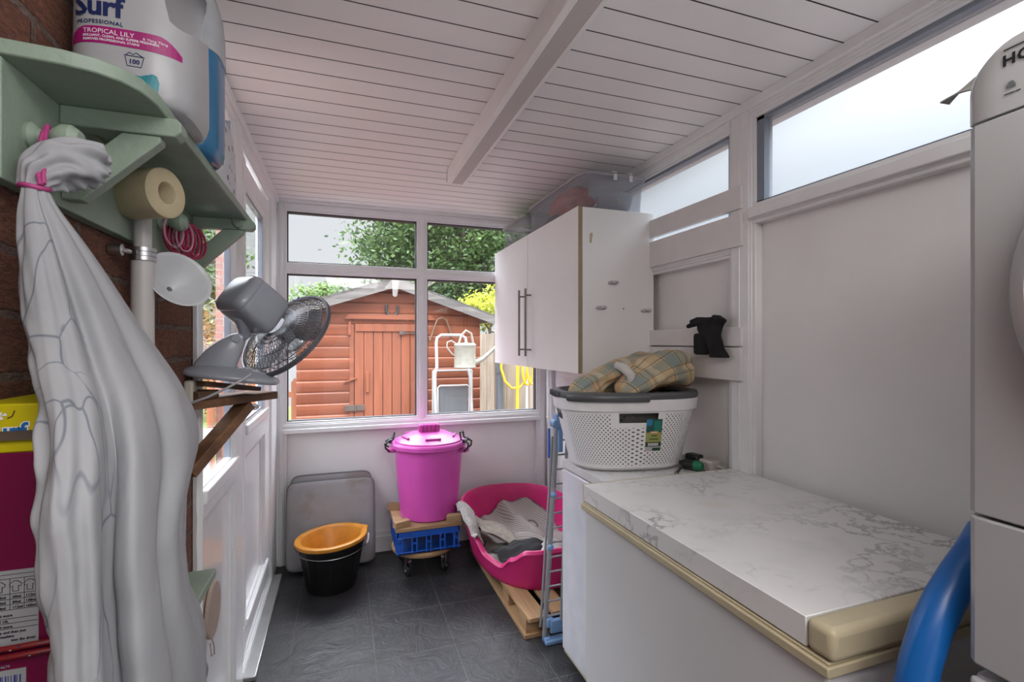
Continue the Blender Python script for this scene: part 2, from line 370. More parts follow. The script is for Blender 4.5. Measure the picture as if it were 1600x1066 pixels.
# ---- right wall (faces -x)
rw = sgroup('wall_right', (XR, 0, 0))
m = MB(); m.box(XR + .03, XR + .06, YN, YB + .05, -.05, 1.76); m.build('wall_panel', PANEL, rw)
m = MB(); m.box(XR + .06, XR + .10, YN, YB + .05, 2.08, H + .05); m.build('wall_head', PANEL, rw)
w2 = sgroup('window_2', (XR, 0, 0)); D0, D1 = XR + .07, XR
m = MB()
for a in ((1.313, 1.435, 0, H), (3.06, YB, 0, H), (YN, -2.22, 0, H)): frame_bar(m, 'x', a[0], a[1], a[2], a[3], D0, D1, -1)
m.box(XR - .014, XR, 1.372, 1.378, 0, H)
for a in ((YN, 1.33, 2.088, H), (YN, 1.33, 1.723, 1.793), (1.42, YB, 2.078, H), (1.42, YB, 1.62, 1.76)): frame_bar(m, 'x', a[0], a[1], a[2], a[3], D0, D1, -1)
m.box(XR - .02, XR, YN, 1.325, 1.74, 1.775)
m.build('window_frame', WHITE, w2, bevel=.005)
m = MB()
for y0, y1, z0, z1 in ((-2.22, 1.313, 1.793, 2.088), (1.435, 3.06, 1.76, 2.078)):
    for q in ((y0, y1, z1 - .012, z1 + .002), (y0, y1, z0 - .002, z0 + .006), (y0 - .002, y0 + .01, z0, z1), (y1 - .03, y1 + .002, z0, z1)): m.box(XR + .008, XR + .045, q[0], q[1], q[2], q[3])
m.build('spacer', SPACER, w2)
for y0, y1, z0, z1 in ((-2.222, 1.315, 1.791, 2.09), (1.433, 3.062, 1.758, 2.08)):
    m = MB(); m.box(XR + .028, XR + .034, y0, y1, z0, z1); m.build('pane', FROST, w2)

# ---- left wall: brick up to y 1.5, then glazed side panel and door
lw = MB(); lw.box(XL - .22, XL, YN, 1.50, -.1, H + .05); o = lw.build('wall_left', BRICK); struct(o)
m = MB()
def edge(u, v):
    z = v * H; return (XL - .02 + .035 * u, 1.497 + .012 * abs(fn3((u, z * 9, 0), 1.0)) + .006 * fn3((0, z * 40, 3), 1.0), z)
m.grid(lambda u, v: edge(u, v) if u < .9 else (XL + .002, 1.47, v * H), 3, 90); m.build('mortar_edge', M_('mortar', (.50, .47, .44), .9, bmp=.4), o)
sl = sgroup('window_3', (XL, 1.8, 0)); D0, D1 = XL - .024, XL
m = MB()
for a in ((1.505, 1.56, 0, H), (1.952, 2.12, 0, H)): frame_bar(m, 'x', a[0], a[1], a[2], a[3], D0, D1, 1)
for a in ((1.53, 2.0, 2.09, H), (1.53, 2.0, .80, .905), (1.53, 2.0, 0.0, .10)): frame_bar(m, 'x', a[0], a[1], a[2], a[3], D0, D1, 1)
m.box(XL, XL + .02, 1.54, 1.99, .86, .90)
m.build('window_frame', WHITE, sl, bevel=.005)
m = MB(); m.box(XL - .03, XL - .012, 1.52, 1.98, .08, .82); m.build('lower_panel', PANEL2, sl)
m = MB(); m.box(XL - .018, XL - .013, 1.54, 1.96, .90, 2.10); m.build('pane', GLASS, sl)
m = MB(); m.box(XL - .022, XL - .004, 1.945, 1.956, .905, 2.09); m.build('spacer', SPACER, sl)
dr = sgroup('door_1', (XL, 2.5, 0))
m = MB()
for a in ((2.12, 2.150, .06, 2.06), (2.88, YB, 0, H)): frame_bar(m, 'x', a[0], a[1], a[2], a[3], D0, D1, 1)
for a in ((2.1, YB, 2.07, H), (2.1, YB, 0, .06)): frame_bar(m, 'x', a[0], a[1], a[2], a[3], D0, D1, 1)
m.build('door_frame', WHITE, dr, bevel=.005)
m = MB(); m.box(XL - .02, XL + .055, 2.1, 2.98, .0, .022); m.build('threshold', M_('worn_metal', (.5, .5, .5), .35, .8), dr, bevel=.004)
m = MB(); P0, P1 = XL - .038, XL - .008
for a in ((2.155, 2.235, .07, 2.05), (2.70, 2.875, .07, 2.05)): frame_bar(m, 'x', a[0], a[1], a[2], a[3], P0, P1, 1)
for a in ((2.16, 2.86, 1.93, 2.05), (2.16, 2.86, .83, .985), (2.16, 2.86, .07, .20)): frame_bar(m, 'x', a[0], a[1], a[2], a[3], P0, P1, 1)
m.box(P1, P1 + .02, 2.2, 2.80, .935, .975); m.box(P1, P1 + .02, 2.2, 2.80, .165, .195)
m.build('door_leaf', WHITE, dr, bevel=.005)
m = MB(); m.box(P0 + .01, P1 - .012, 2.2, 2.75, .15, .88); m.build('door_panel', PANEL2, dr)
m = MB(); m.box(P0 + .02, P0 + .026, 2.22, 2.72, .96, 1.95); m.build('pane', GLASS, dr)
m = MB()
for q in ((2.235, 2.70, 1.918, 1.932), (2.235, 2.70, .983, .992), (2.69, 2.703, .98, 1.93)): m.box(P0 + .012, P1 + .002, *q)
m.build('spacer', SPACER, dr)
m = MB(); m.cyl((P1 + .005, 2.19, 1.05), (P1 + .045, 2.19, 1.05), .009, 14); m.tube([(P1 + .045 + .012 * math.cos(t * PI / 6), 2.19, 1.05 + .011 * math.sin(t * PI / 6)) for t in range(12)], .0025, 6, True); m.box(P1 + .03, P1 + .06, 2.186, 2.194, 1.044, 1.056)
m.build('key', STEEL, dr)
m = MB(); m.box(P0 - .02, P0 - .002, 2.17, 2.20, .95, 1.15); m.build('lock_plate', STEEL, dr, bevel=.003)

# ================================================================== OUTSIDE
GZ = -.15
PAVE = brickm('block_paving', (.20, .115, .09), (.25, .17, .145), (.14, .12, .105), 'xy', .2, .1, .3)
LAWN = M_('lawn', (.12, .21, .035), .9, var=.4, sc=20, bmp=.6, bsc=200)
m = MB(); m.box(-8, 6, -3, 8, GZ - .1, GZ); struct(m.build('ground', PAVE))
m = MB(); m.box(-3.6, -.55, 6.3, 12, GZ, GZ + .012); tag(m.build('lawn', LAWN), 'bright green lawn beyond the picket fence', 'lawn', kind='stuff')
SHED = wood('shed_stain', (.25, .072, .028), (.18, .047, .019), 'x', .6, 8, .06, .15)
SHEDV = wood('shed_door_stain', (.24, .067, .025), (.17, .044, .017), 'z', .6, 8, .06, .15)
FELT = M_('weathered_felt', (.10, .09, .082), .95, var=.5, sc=25, bmp=.6, bsc=60)
IRON = M_('old_iron', (.12, .09, .075), .6, .4, var=.4)
SY = 5.4
sh = thing('garden_shed', 'red-brown stained wooden garden shed with pitched felt roof outside the window', 'shed', (.5, SY, GZ))
m = MB()
def roofz(x): return 1.95 - abs(x - .524) * (.36 if x > .524 else .30)
z = GZ
while z < 1.95:
    z1 = z + .118; lo, hi = -.443, 1.49
    # clip each course to the gable
    zm = z1
    if zm > roofz(-.443): lo = max(lo, .524 - (1.95 - zm) / .30)
    if zm > roofz(1.49): hi = min(hi, .524 + (1.95 - zm) / .36)
    if hi - lo > .05:
        for a, b in (((lo, .115), (.80, hi)) if z < 1.46 else ((lo, hi),)):
            if b > a:
                v = [m.V(p) for p in ((a, SY, z), (b, SY, z), (b, SY, z + .03), (a, SY, z + .03))]
                m.prism([(SY - .006, z), (SY - .012, z + .012), (SY - .014, z + .100), (SY - .004, z1 - .004), (SY - .002, z1), (SY + .02, z1), (SY + .02, z)], 'x', a, b)
    z = z1
m.box(-.443, -.43, SY, 7.3, GZ, 1.60); m.box(1.48, 1.49, SY, 7.3, GZ, 1.58); m.box(.08, .84, SY + .005, SY + .02, GZ, 1.55)
m.prism([(-.44, 1.60), (.524, 1.93), (1.49, 1.58), (1.49, 1.5), (-.44, 1.5)], 'y', SY + .001, SY + .02)
m.box(.07, .115, SY - .02, SY + .01, GZ, 1.50); m.box(.80, .84, SY - .02, SY + .01, GZ, 1.50)
m.build('siding', SHED, sh, bevel=.002, seg=1)
m = MB()
for xa, za, xb, zb in ((-.62, 1.60, .53, 1.965), (.52, 1.965, 1.72, 1.555)):
    m.prism([(xa, za), (xb, zb), (xb, zb + .035), (xa, za + .035)], 'y', SY - .13, 7.4)
m.build('roof', FELT, sh)
m = MB()
for xa, za, xb, zb in ((-.62, 1.57, .53, 1.945), (.52, 1.945, 1.72, 1.535)): m.prism([(xa, za - .055), (xb, zb - .055), (xb, zb + .03), (xa, za + .03)], 'y', SY - .15, SY - .13)
m.build('barge_board', wood('grey_board', (.17, .155, .14), (.09, .08, .075), 'x', .9, 10), sh)
m = MB(); m.prism([(.49, 1.97), (.57, 1.96), (.545, 1.80), (.525, 1.785), (.50, 1.80)], 'y', SY - .17, SY - .15); m.build('finial', wood('grey_board_v', (.22, .20, .185), (.12, .105, .095), 'z', .9, 10), sh)
m = MB(); m.prism([(.02, 1.555), (.06, 1.605), (.93, 1.605), (.97, 1.555)], 'y', SY - .045, SY - .012); m.build('lintel_board', SHED, sh)
m = MB()
for i in range(7): m.box(.122 + i * .0965, .122 + i * .0965 + .090, SY - .026, SY - .004, GZ + .03, 1.505)
m.box(.13, .79, SY - .04, SY - .022, 1.425, 1.50)
d = m.build('door', SHEDV, sh, bevel=.002, seg=1)
m = MB(); m.box(.235, .265, SY - .055, SY - .022, .78, 1.00); m.build('handle', SHEDV, d, bevel=.004)
m = MB(); m.prism([(.01, .885), (.02, .90), (.14, .945), (.145, .93)], 'y', SY - .045, SY - .02); m.build('turn_button', SHED, sh); m = MB(); m.prism([(.055, 1.385), (.085, 1.385), (.085, 1.54), (.06, 1.52)], 'y', SY - .035, SY - .018); m.build('turn_button', SHED, sh)
for z in (.62,):
    m = MB(); m.box(.02, .22, SY - .045, SY - .03, z - .03, z + .03); m.cyl((.13, SY - .045, z - .035), (.13, SY - .045, z + .035), .01, 8); m.build('hinge', IRON, sh, bevel=.002)
m = MB(); m.box(.60, .80, SY - .05, SY - .04, 1.405, 1.418); m.box(.58, .62, SY - .055, SY - .04, 1.39, 1.435); m.build('hasp', IRON, sh)
for z in (.55, 1.36):
    m = MB(); m.box(.845, .875, SY - .03, SY - .016, z - .07, z + .05); m.build('hinge', IRON, sh)
m = MB(); pts = [(.505 + .062 * math.cos(a), SY - .03, 1.665 + .075 * math.sin(a) * (1 if math.sin(a) < 0 else 1.25)) for a in [math.radians(q) for q in range(-225 + 10, 46 - 10, 15)]]
m.tube(pts, [.010] + [.014] * (len(pts) - 2) + [.010], 8); tag(m.build('horseshoe', M_('dark_iron', (.05, .055, .06), .45, .5)), 'dark iron horseshoe nailed above the shed door', 'horseshoe')
m = MB(); m.tube([(.91, SY - .04, 1.33), (.95, SY - .05, 1.45), (.99, SY - .05, 1.56), (1.04, SY - .05, 1.585), (1.09, SY - .05, 1.56), (1.13, SY - .04, 1.45), (1.16, SY - .03, 1.36)], .011, 6)
tag(m.build('leather_strap', M_('old_leather', (.20, .12, .08), .8, var=.4)), 'old studded leather strap looped on the shed wall above the step ladder', 'strap')
# picket fence left of the shed
pf = thing('picket_fence', 'low orange-brown picket fence in front of the lawn beside the shed', 'fence', (-.7, 5.9, GZ))
PK = wood('fence_stain', (.42, .17, .08), (.30, .11, .05), 'z', .7, 10)
for i in range(10):
    x = -1.75 + i * .135; m = MB(); h = .93 + .02 * math.sin(i * 2); m.prism([(x, GZ), (x + .07, GZ), (x + .07, h - .05), (x + .035, h), (x, h - .05)], 'y', 5.88, 5.905); m.build('picket', PK, pf)
for z in (.18, .70):
    m = MB(); m.box(-1.8, -.45, 5.905, 5.94, z, z + .06); m.build('rail', PK, pf)
# step ladder with watering can
POW = M_('white_powder_coat', (.34, .34, .335), .3, bmp=.01)
la = thing('step_ladder', 'white tubular folding step ladder with grey treads leaning by the shed', 'ladder', (1.1, 4.95, GZ))
m = MB()
def lp(x, z, o=0): return (x, 4.85 + .16 * (z - GZ) + o, z)
pts = [lp(.90, GZ)] + [lp(.905, .4), lp(.905, .95), lp(.91, 1.0), lp(.93, 1.05), lp(.93, 1.30), lp(.94, 1.355), lp(.985, 1.385), lp(1.09, 1.385), lp(1.20, 1.385), lp(1.245, 1.355), lp(1.255, 1.28), lp(1.26, 1.05), lp(1.28, .95), lp(1.285, .4), lp(1.285, GZ)]
m.tube(pts, .0165, 10); m.build('front_frame', POW, la)
m = MB(); m.tube([(1.36, 5.28, GZ), (1.36, 5.27, 1.0)], .013, 8); m.tube([(.93, 5.28, GZ), (.93, 5.27, 1.0)], .013, 8); m.tube([(.93, 5.27, 1.0), (1.36, 5.27, 1.0)], .011, 8); m.build('rear_frame', POW, la)
GRIP = M_('grip_mat', (.10, .105, .11), .8, bmp=.5, bsc=150)
for z0, z1 in ((.50, .86), (.10, .46)):
    m = MB(); m.box(.945, 1.245, 4.91 + .16 * z0, 4.93 + .16 * z0, z0 + .015, z1 - .015); t = m.build('tread', GRIP, la)
    m = MB(); y0 = 4.905 + .16 * z0; m.tube([(.93, y0, z0), (.93, y0, z1 - .02), (.95, y0, z1), (1.24, y0, z1), (1.26, y0, z1 - .02), (1.26, y0, z0 + .02), (1.24, y0, z0), (.95, y0, z0)], .010, 6, True); m.build('tread_rim', POW, t)
CANM = M_('cream_enamel', (.27, .26, .215), .45, var=.3, sc=20)
wc = thing('watering_can', 'weathered cream metal watering can hanging on the step ladder', 'watering can', (1.16, 4.80, 1.05))
m = MB(); m.lathe([(.0, 1.05), (.108, 1.05), (.112, 1.06), (.108, 1.07), (.108, 1.27), (.113, 1.28), (.108, 1.29), (.10, 1.30), (0.02, 1.305)], 28, 1.17, 4.80); m.build('body', CANM, wc)
m = MB(); m.tube([(1.27, 4.80, 1.10), (1.35, 4.78, 1.14), (1.44, 4.76, 1.22), (1.52, 4.74, 1.30)], [.030, .022, .018, .016], 10); m.build('spout', CANM, wc)
m = MB(); m.tube([(1.07, 4.80, 1.17), (1.03, 4.80, 1.20), (.985, 4.80, 1.26), (.99, 4.80, 1.31), (1.03, 4.80, 1.325), (1.08, 4.80, 1.29)], .008, 8); m.tube([(1.10, 4.78, 1.29), (1.13, 4.78, 1.38), (1.18, 4.8, 1.43), (1.24, 4.82, 1.40), (1.26, 4.82, 1.30)], .011, 8); m.build('handle', CANM, wc)
# fence, drainpipe and hose at the right
FEN = wood('old_fence', (.30, .25, .19), (.19, .15, .11), 'z', .9, 9, .08, .4)
ff = thing('timber_fence', 'weathered grey-brown close-boarded timber fence behind the yellow hose', 'fence', (2, 4.75, GZ))
m = MB()
for i in range(12): m.box(1.50 + i * .125, 1.50 + i * .125 + .12, 4.82 + .008 * (i % 2), 4.845 + .008 * (i % 2), GZ, 1.5)
m.build('board', FEN, ff)
m = MB(); m.box(1.5, 3.0, 4.85, 4.90, 1.2, 1.27); m.build('rail', FEN, ff)
m = MB(); m.tube([(1.50, 4.68, GZ), (1.50, 4.68, 1.75)], .036, 16); m.tube([(1.50, 4.68, 1.0), (1.50, 4.68, 1.06)], .042, 16); tag(m.build('drainpipe', M_('dark_grey_plastic', (.075, .085, .095), .35)), 'dark grey drainpipe between the shed and timber fence', 'pipe')
YEL = M_('yellow_rubber', (.55, .36, .015), .4, bmp=.02)
m = MB()
m.tube([(1.50, 4.60, 1.25), (1.49, 4.60, 1.05), (1.53, 4.60, .92), (1.60, 4.60, .85), (1.68, 4.60, .85), (1.75, 4.60, .92), (1.78, 4.60, 1.1), (1.76, 4.6, 1.25)], .013, 8)
m.tube([(1.665, 4.59, 1.3), (1.66, 4.59, .9), (1.655, 4.59, .5), (1.66, 4.6, GZ + .02)], .017, 8)
m.tube([(1.76 + .055 * math.cos(t * PI / 8) * (1), 4.57, 1.04 + .16 * math.sin(t * PI / 8)) for t in range(16)], .012, 8, True)
m.tube([(1.80 + .05 * math.cos(t * PI / 8), 4.55, 1.06 + .17 * math.sin(t * PI / 8)) for t in range(16)], .012, 8, True)
tag(m.build('garden_hose', YEL), 'coiled yellow garden hose hanging against the timber fence', 'hose')
m = MB(); m.tube([(1.80, 4.70, GZ), (1.80, 4.70, 1.0)], .014, 8); tag(m.build('water_pipe', M_('grey_pipe', (.5, .52, .55), .4)), 'thin grey pipe standing behind the yellow garden hose', 'pipe')
ff2 = thing('timber_fence', 'tan timber fence far back between the shed and drainpipe', 'fence', (2.3, 7.6, GZ))
m = MB()
for i in range(16): m.box(1.7 + i * .13, 1.7 + i * .13 + .122, 7.6, 7.625, GZ, 1.45)
m.build('board', FEN, ff2)

# trees and shrubs
def leafm(name, c1, c2):
    m, nt, b = base(name, c1, .7)
    n = N(nt, 'ShaderNodeTexNoise', Scale=2.2, Detail=6.0); nt.links.new(coords(nt), n.inputs['Vector'])
    g = nt.nodes.new('ShaderNodeNewGeometry'); ad = N(nt, 'ShaderNodeMath', _operation='ADD'); mu = N(nt, 'ShaderNodeMath', _operation='MULTIPLY'); mu.inputs[1].default_value = .5
    nt.links.new(g.outputs['Random Per Island'], mu.inputs[0]); nt.links.new(n.outputs['Fac'], ad.inputs[0]); nt.links.new(mu.outputs[0], ad.inputs[1])
    f = ramp(nt, ad.outputs[0], .5, .95); nt.links.new(mixc(nt, f, c1, c2), b.inputs['Base Color'])
    o = nt.nodes['Material Output']; t = nt.nodes.new('ShaderNodeBsdfTranslucent'); mx = nt.nodes.new('ShaderNodeMixShader'); mx.inputs[0].default_value = .3
    nt.links.new(mixc(nt, f, c1, c2), t.inputs[0]); nt.links.new(b.outputs[0], mx.inputs[1]); nt.links.new(t.outputs[0], mx.inputs[2]); nt.links.new(mx.outputs[0], o.inputs[0]); return m
LEAF = leafm('oak_leaves', (.028, .065, .015), (.11, .18, .05)); LEAF2 = leafm('light_leaves', (.08, .17, .04), (.22, .30, .10)); LEAF3 = leafm('golden_leaves', (.28, .32, .02), (.50, .50, .06)); LEAF4 = leafm('autumn_hedge', (.14, .16, .05), (.34, .19, .08))
BARK = M_('bark', (.12, .09, .065), .9, var=.4, bmp=.5)
def crown(m, cx, cy, cz, r, sz, n, leaf, rs, squash=(1, 1, 1)):
    R = random.Random(rs); cl = []
    for i in range(max(8, n // 90)):
        v = Vector((R.gauss(0, 1), R.gauss(0, 1), R.gauss(0, 1))).normalized() * r * (.35 + .6 * R.random() ** .6)
        cl.append((Vector((cx + v.x * squash[0], cy + v.y * squash[1], cz + v.z * squash[2])), r * R.uniform(.16, .30)))
    for i in range(n):
        c, q = cl[i % len(cl)]
        v = Vector((R.gauss(0, 1), R.gauss(0, 1), R.gauss(0, .75))); p = c + v * q * .55
        a = Vector((R.gauss(0, 1), R.gauss(0, 1), R.gauss(0, .6))).normalized(); b = a.cross(Vector((R.gauss(0, 1), R.gauss(0, 1), R.gauss(0, 1)))).normalized(); L = leaf * R.uniform(.6, 1.3)
        vs = [m.V(p - a * L), m.V(p + b * L * .45), m.V(p + a * L), m.V(p - b * L * .45)]; m.F(vs)
def tree(name, label, cx, cy, cz, r, n, leaf, mat, rs, squash=(1, 1, 1), trunk=.12, cat='tree'):
    t = thing(name, label, cat, (cx, cy, GZ)); m = MB(); crown(m, cx, cy, cz, r, 1, n, leaf, rs, squash); m.build('foliage', mat, t, fixn=False, angle=180)
    if trunk:
        m = MB(); m.tube([(cx, cy, GZ), (cx + .05, cy, cz * .4), (cx, cy, cz)], [trunk, trunk * .8, trunk * .5], 8)
        R = random.Random(rs)
        for k in range(7):
            a = R.random() * 6.28; m.tube([(cx, cy, cz - r * .5), (cx + math.cos(a) * r * .35, cy + math.sin(a) * r * .3, cz), (cx + math.cos(a) * r * .75 * squash[0], cy + math.sin(a) * r * .6 * squash[1], cz + r * R.uniform(-.2, .6) * squash[2])], [trunk * .4, trunk * .25, trunk * .1], 5)
        m.build('trunk', BARK, t)
    return t
tree('oak_tree', 'large leafy green tree rising behind the garden shed', 3.05, 13, 4.3, 2.75, 34000, .075, LEAF, 3, (1, .8, .95), .25)
tree('small_tree', 'small light green tree top behind the left shed roof', -.5, 13.5, 2.45, .75, 2600, .05, LEAF2, 5, (1, .8, .7), .08)
tree('golden_shrub', 'bright yellow-green shrub above the shed roof end', 2.55, 8.6, 1.9, .7, 3500, .035, LEAF3, 8, (1.2, .7, .55), .05, 'shrub')
tree('garden_tree', 'leafy tree seen through the side glass beyond the hedge', -3.5, 12.5, 2.9, 1.5, 4500, .075, LEAF, 11, (1, .8, 1), .15)
tree('garden_hedge', 'rough green and russet hedge seen through the side glass', -4.0, 10.5, 1.0, 1.5, 9000, .06, LEAF4, 12, (2.2, .4, .78), 0, 'hedge')
# neighbour brick pillar and garden table beyond the side glass
m = MB(); m.box(-1.29, -1.17, 6.0, 6.25, GZ, 2.9); tag(m.build('brick_pillar', brickm('pale_brick', (.50, .28, .22), (.42, .22, .18), (.45, .40, .36), 'xz', .22, .075, .3)), 'pale red brick pillar standing beyond the side glass', 'pillar')
gt = thing('garden_table', 'white plastic garden table on the patio beyond the side glass', 'table', (-1.15, 4.0, GZ))
PLW = M_('white_plastic', (.42, .42, .43), .35, bmp=.01)
m = MB(); m.box(-1.55, -.80, 3.6, 4.4, .60, .635); m.build('tabletop', PLW, gt, bevel=.01)
for x, y in ((-1.5, 3.65), (-.85, 3.65), (-1.5, 4.35), (-.85, 4.35)):
    m = MB(); m.box(x - .03, x + .03, y - .03, y + .03, GZ, .60); m.build('leg', PLW, gt, bevel=.008)
gc = thing('garden_chair', 'dark grey metal garden chair beside the white garden table', 'chair', (-1.0, 3.2, GZ))
DG = M_('dark_metal', (.10, .10, .11), .5, .3)
m = MB(); m.box(-1.2, -.82, 3.05, 3.4, .28, .31); m.build('seat', DG, gc)
m = MB(); m.box(-1.2, -1.18, 3.05, 3.4, .31, .72); m.build('backrest', DG, gc)
for x, y in ((-1.19, 3.06), (-.83, 3.06), (-1.19, 3.39), (-.83, 3.39)):
    m = MB(); m.cyl((x, y, GZ), (x, y, .29), .012, 8); m.build('leg', DG, gc)

# ================================================================== LEFT WALL: shelf, bottles, things on pegs
sf = thing('peg_shelf', 'sage green painted wooden shelf with peg rail high on the brick wall', 'shelf', (XL, 1.1, 1.49))
m = MB(); poly = [(XL + .001, .680), (-.300, .686), (-.272, .694), (-.252, .708), (-.238, .730), (-.231, .765), (-.231, 1.488), (-.236, 1.502), (-.250, 1.510), (XL + .001, 1.510)]
m.prism(poly, 'z', 1.624, 1.642); m.build('shelf_board', GREEN, sf, bevel=.002)
m = MB(); m.box(XL, XL + .018, .685, 1.495, 1.490, 1.624); m.build('back_board', GREEN, sf, bevel=.002)
for y in (.80, 1.40):
    m = MB(); m.prism([(XL + .018, 1.598), (-.222, 1.598), (-.214, 1.606), (-.214, 1.618), (-.220, 1.624), (XL + .018, 1.624)], 'y', y, y + .030)
    m.prism([(XL + .018, 1.500), (XL + .040, 1.500), (-.240, 1.590), (-.240, 1.598), (-.285, 1.598), (XL + .018, 1.53)], 'y', y + .004, y + .026)
    m.build('bracket', GREEN, sf, bevel=.002)
for y in (.738, 1.165, 1.44):
    m = MB(); o_ = m.M; m.M = Matrix.Translation((XL + .018, y, 1.556)) @ rotm('Y', 90)
    m.lathe([(.016, 0), (.017, .004), (.010, .010), (.0085, .018), (.0125, .024), (.0185, .033), (.0185, .042), (.012, .050), (0, .052)], 24); m.M = o_; m.build('peg', GREEN, sf)
m = MB(); m.tube([(-.262, 1.395, 1.624), (-.262, 1.395, 1.612), (-.255, 1.395, 1.603), (-.247, 1.395, 1.600), (-.241, 1.395, 1.606)], .0018, 6); m.build('cup_hook', CHROME, sf)

# big white detergent bottle
def sring(cx, cy, a, b, z, e=3.2, n=56, rz=0, lean=0):
    r = []
    for k in range(n):
        t = 2 * PI * k / n; c, s_ = math.cos(t), math.sin(t)
        x = a * math.copysign(abs(c) ** (2 / e), c); y = b * math.copysign(abs(s_) ** (2 / e), s_)
        r.append((cx + x * math.cos(rz) - y * math.sin(rz), cy + x * math.sin(rz) + y * math.cos(rz), z))
    return r
BX, BY, BA, BB = -.280, .880, .0755, .082
BW = M_('bottle_hdpe', (.35, .35, .365), .3, var=.05, bmp=.01)
db = thing('detergent_bottle', 'big white laundry detergent bottle with magenta label on the green shelf', 'bottle', (BX, BY, 1.642))
m = MB(); Z0 = 1.643
prof = [(0, .90), (.006, .96), (.02, 1.0), (.08, 1.0), (.16, .985), (.22, .96), (.27, .90), (.30, .78), (.32, .60), (.335, .40)]
m.rings([sring(BX, BY, BA * k, BB * k, Z0 + h) for h, k in prof]); bo = m.build('body', BW, db, angle=60)
m = MB(); m.M = Matrix.Translation((-.218, .86, 1.812)) @ rotm('X', 20)
m.lathe([(0, -.044), (.010, -.042), (.020, -.028), (.023, 0), (.020, .028), (.010, .042), (0, .044)], 20, sx=1, sy=4.2); cut = m.build('cut', BW)
bm_ = bo.modifiers.new('x', 'BOOLEAN'); bm_.object = cut; bm_.operation = 'DIFFERENCE'; bm_.solver = 'EXACT'
bpy.context.view_layer.update()
me = bpy.data.meshes.new_from_object(bo.evaluated_get(bpy.context.evaluated_depsgraph_get())); bo.modifiers.clear(); bo.data = me; bpy.data.objects.remove(cut)
me.set_sharp_from_angle(angle=math.radians(50))
def bfront(x, z, off=0):
    k = 1.0 if z < Z0 + .08 else 1 - .015 * (z - Z0 - .08) / .08 if z < Z0 + .16 else .985 - .025 * (z - Z0 - .16) / .06
    q = min(.97, abs((x - BX) / (BA * k))); return BY - BB * k * (1 - q ** 3.2) ** (1 / 3.2) - off
NAVY = M_('navy_ink', (.008, .018, .085), .4, var=0, bmp=0); MAG = M_('magenta_ink', (.30, .006, .13), .4, var=.05, bmp=0); WINK = M_('white_ink', (.72, .68, .72), .4, var=0, bmp=0); TEAL = M_('teal_ink', (.0, .19, .24), .35, var=.2, sc=60, bmp=0); BLUEI = M_('blue_ink', (.015, .16, .42), .4, var=.5, sc=40, bmp=0)
m = MB(); conf = lambda o_: (lambda p: Vector((p.x, bfront(p.x, p.z, o_ + p.y), p.z)))
def txt(m, s_, x, z, size, mi, off=.0008, bold=0, rot=0, spacing=1): m.mi = mi; m.text(s_, size, Matrix.Translation((x, 0, z)) @ rotm('Y', rot) @ rotm('X', 90), .0001, conf(off), bold, spacing=spacing)
# magenta band
m.mi = 0; top = []; bot = []
for i in range(25):
    t = i / 24; x = -.345 + t * .128
    zt = 1.7345 - .0105 * max(0, (.16 - t) / .16) ** 2 - .0175 * max(0, (t - .8) / .2) ** 2 + .002 * t; zb = 1.7125 - .0012 * t
    top.append((x, bfront(x, zt, .0005), zt)); bot.append((x, bfront(x, zb, .0005), zb))
for i in range(24): m.F([m.V(bot[i]), m.V(bot[i + 1]), m.V(top[i + 1]), m.V(top[i])])
txt(m, 'TROPICAL LILY', -.328, 1.7255, .0088, 1); txt(m, '& Ylang Ylang', -.259, 1.7250, .0050, 1)
txt(m, 'BRILLIANT, CLEAN, AND SUPERB FRESHNESS', -.328, 1.7205, .0044, 1, bold=.00008); txt(m, 'REMOVES PROFESSIONAL STAINS', -.328, 1.7155, .0044, 1, bold=.00008)
txt(m, 'Surf', -.3400, 1.7505, .038, 2, bold=.0011, spacing=.95); txt(m, 'PROFESSIONAL', -.3365, 1.7385, .0074, 2, bold=.00012, spacing=1.12)
txt(m, '100', -.2750, 1.6905, .0085, 2, bold=.00025)
for pl in ([(-.2790, 1.6995), (-.2765, 1.6870), (-.2605, 1.6870), (-.2580, 1.6995)], [(-.2800, 1.7010), (-.2570, 1.7010)], [(-.278, 1.7015), (-.274, 1.7055), (-.270, 1.7030), (-.266, 1.7060), (-.262, 1.7030), (-.259, 1.7015)]):
    m.mi = 2; m.tube([(x, bfront(x, z, .0006), z) for x, z in pl], .0005, 5)
m.mi = 3; tp = [(-.290, 1.680), (-.275, 1.6765), (-.262, 1.675), (-.252, 1.679), (-.248, 1.681), (-.243, 1.679), (-.2405, 1.670), (-.242, 1.656), (-.246, 1.650)]; bp = [(-.292, 1.650), (-.280, 1.648), (-.268, 1.647), (-.26, 1.646), (-.256, 1.646), (-.252, 1.646), (-.25, 1.646), (-.248, 1.646), (-.2465, 1.648)]
for i in range(8): m.F([m.V((x, bfront(x, z, .0005), z)) for x, z in (bp[i], bp[i + 1], tp[i + 1], tp[i])])
m.build('label', [MAG, WINK, NAVY, TEAL], db)
# blue bottle behind
bb = thing('softener_bottle', 'translucent bottle half full of blue liquid behind the white detergent bottle', 'bottle', (-.275, 1.045, 1.642))
CLR = clearplastic('milky_clear', (.75, .78, .8), .55, (.55, .57, .60)); BLQ = M_('blue_liquid', (.03, .15, .30), .22, var=.15, sc=6, bmp=0)
m = MB(); m.rings([sring(-.277, 1.035, .066 * k, .062 * k, 1.643 + h) for h, k in [(0, .86), (.008, .95), (.02, 1), (.185, 1.0)]]); m.build('liquid', BLQ, bb, angle=60)
m = MB(); m.rings([sring(-.277, 1.035, .0675 * k, .0635 * k, 1.8281 + h) for h, k in [(0, 1.0), (.05, .99), (.09, .93), (.12, .80), (.14, .55)]]); m.build('bottle_top', CLR, bb, angle=60)
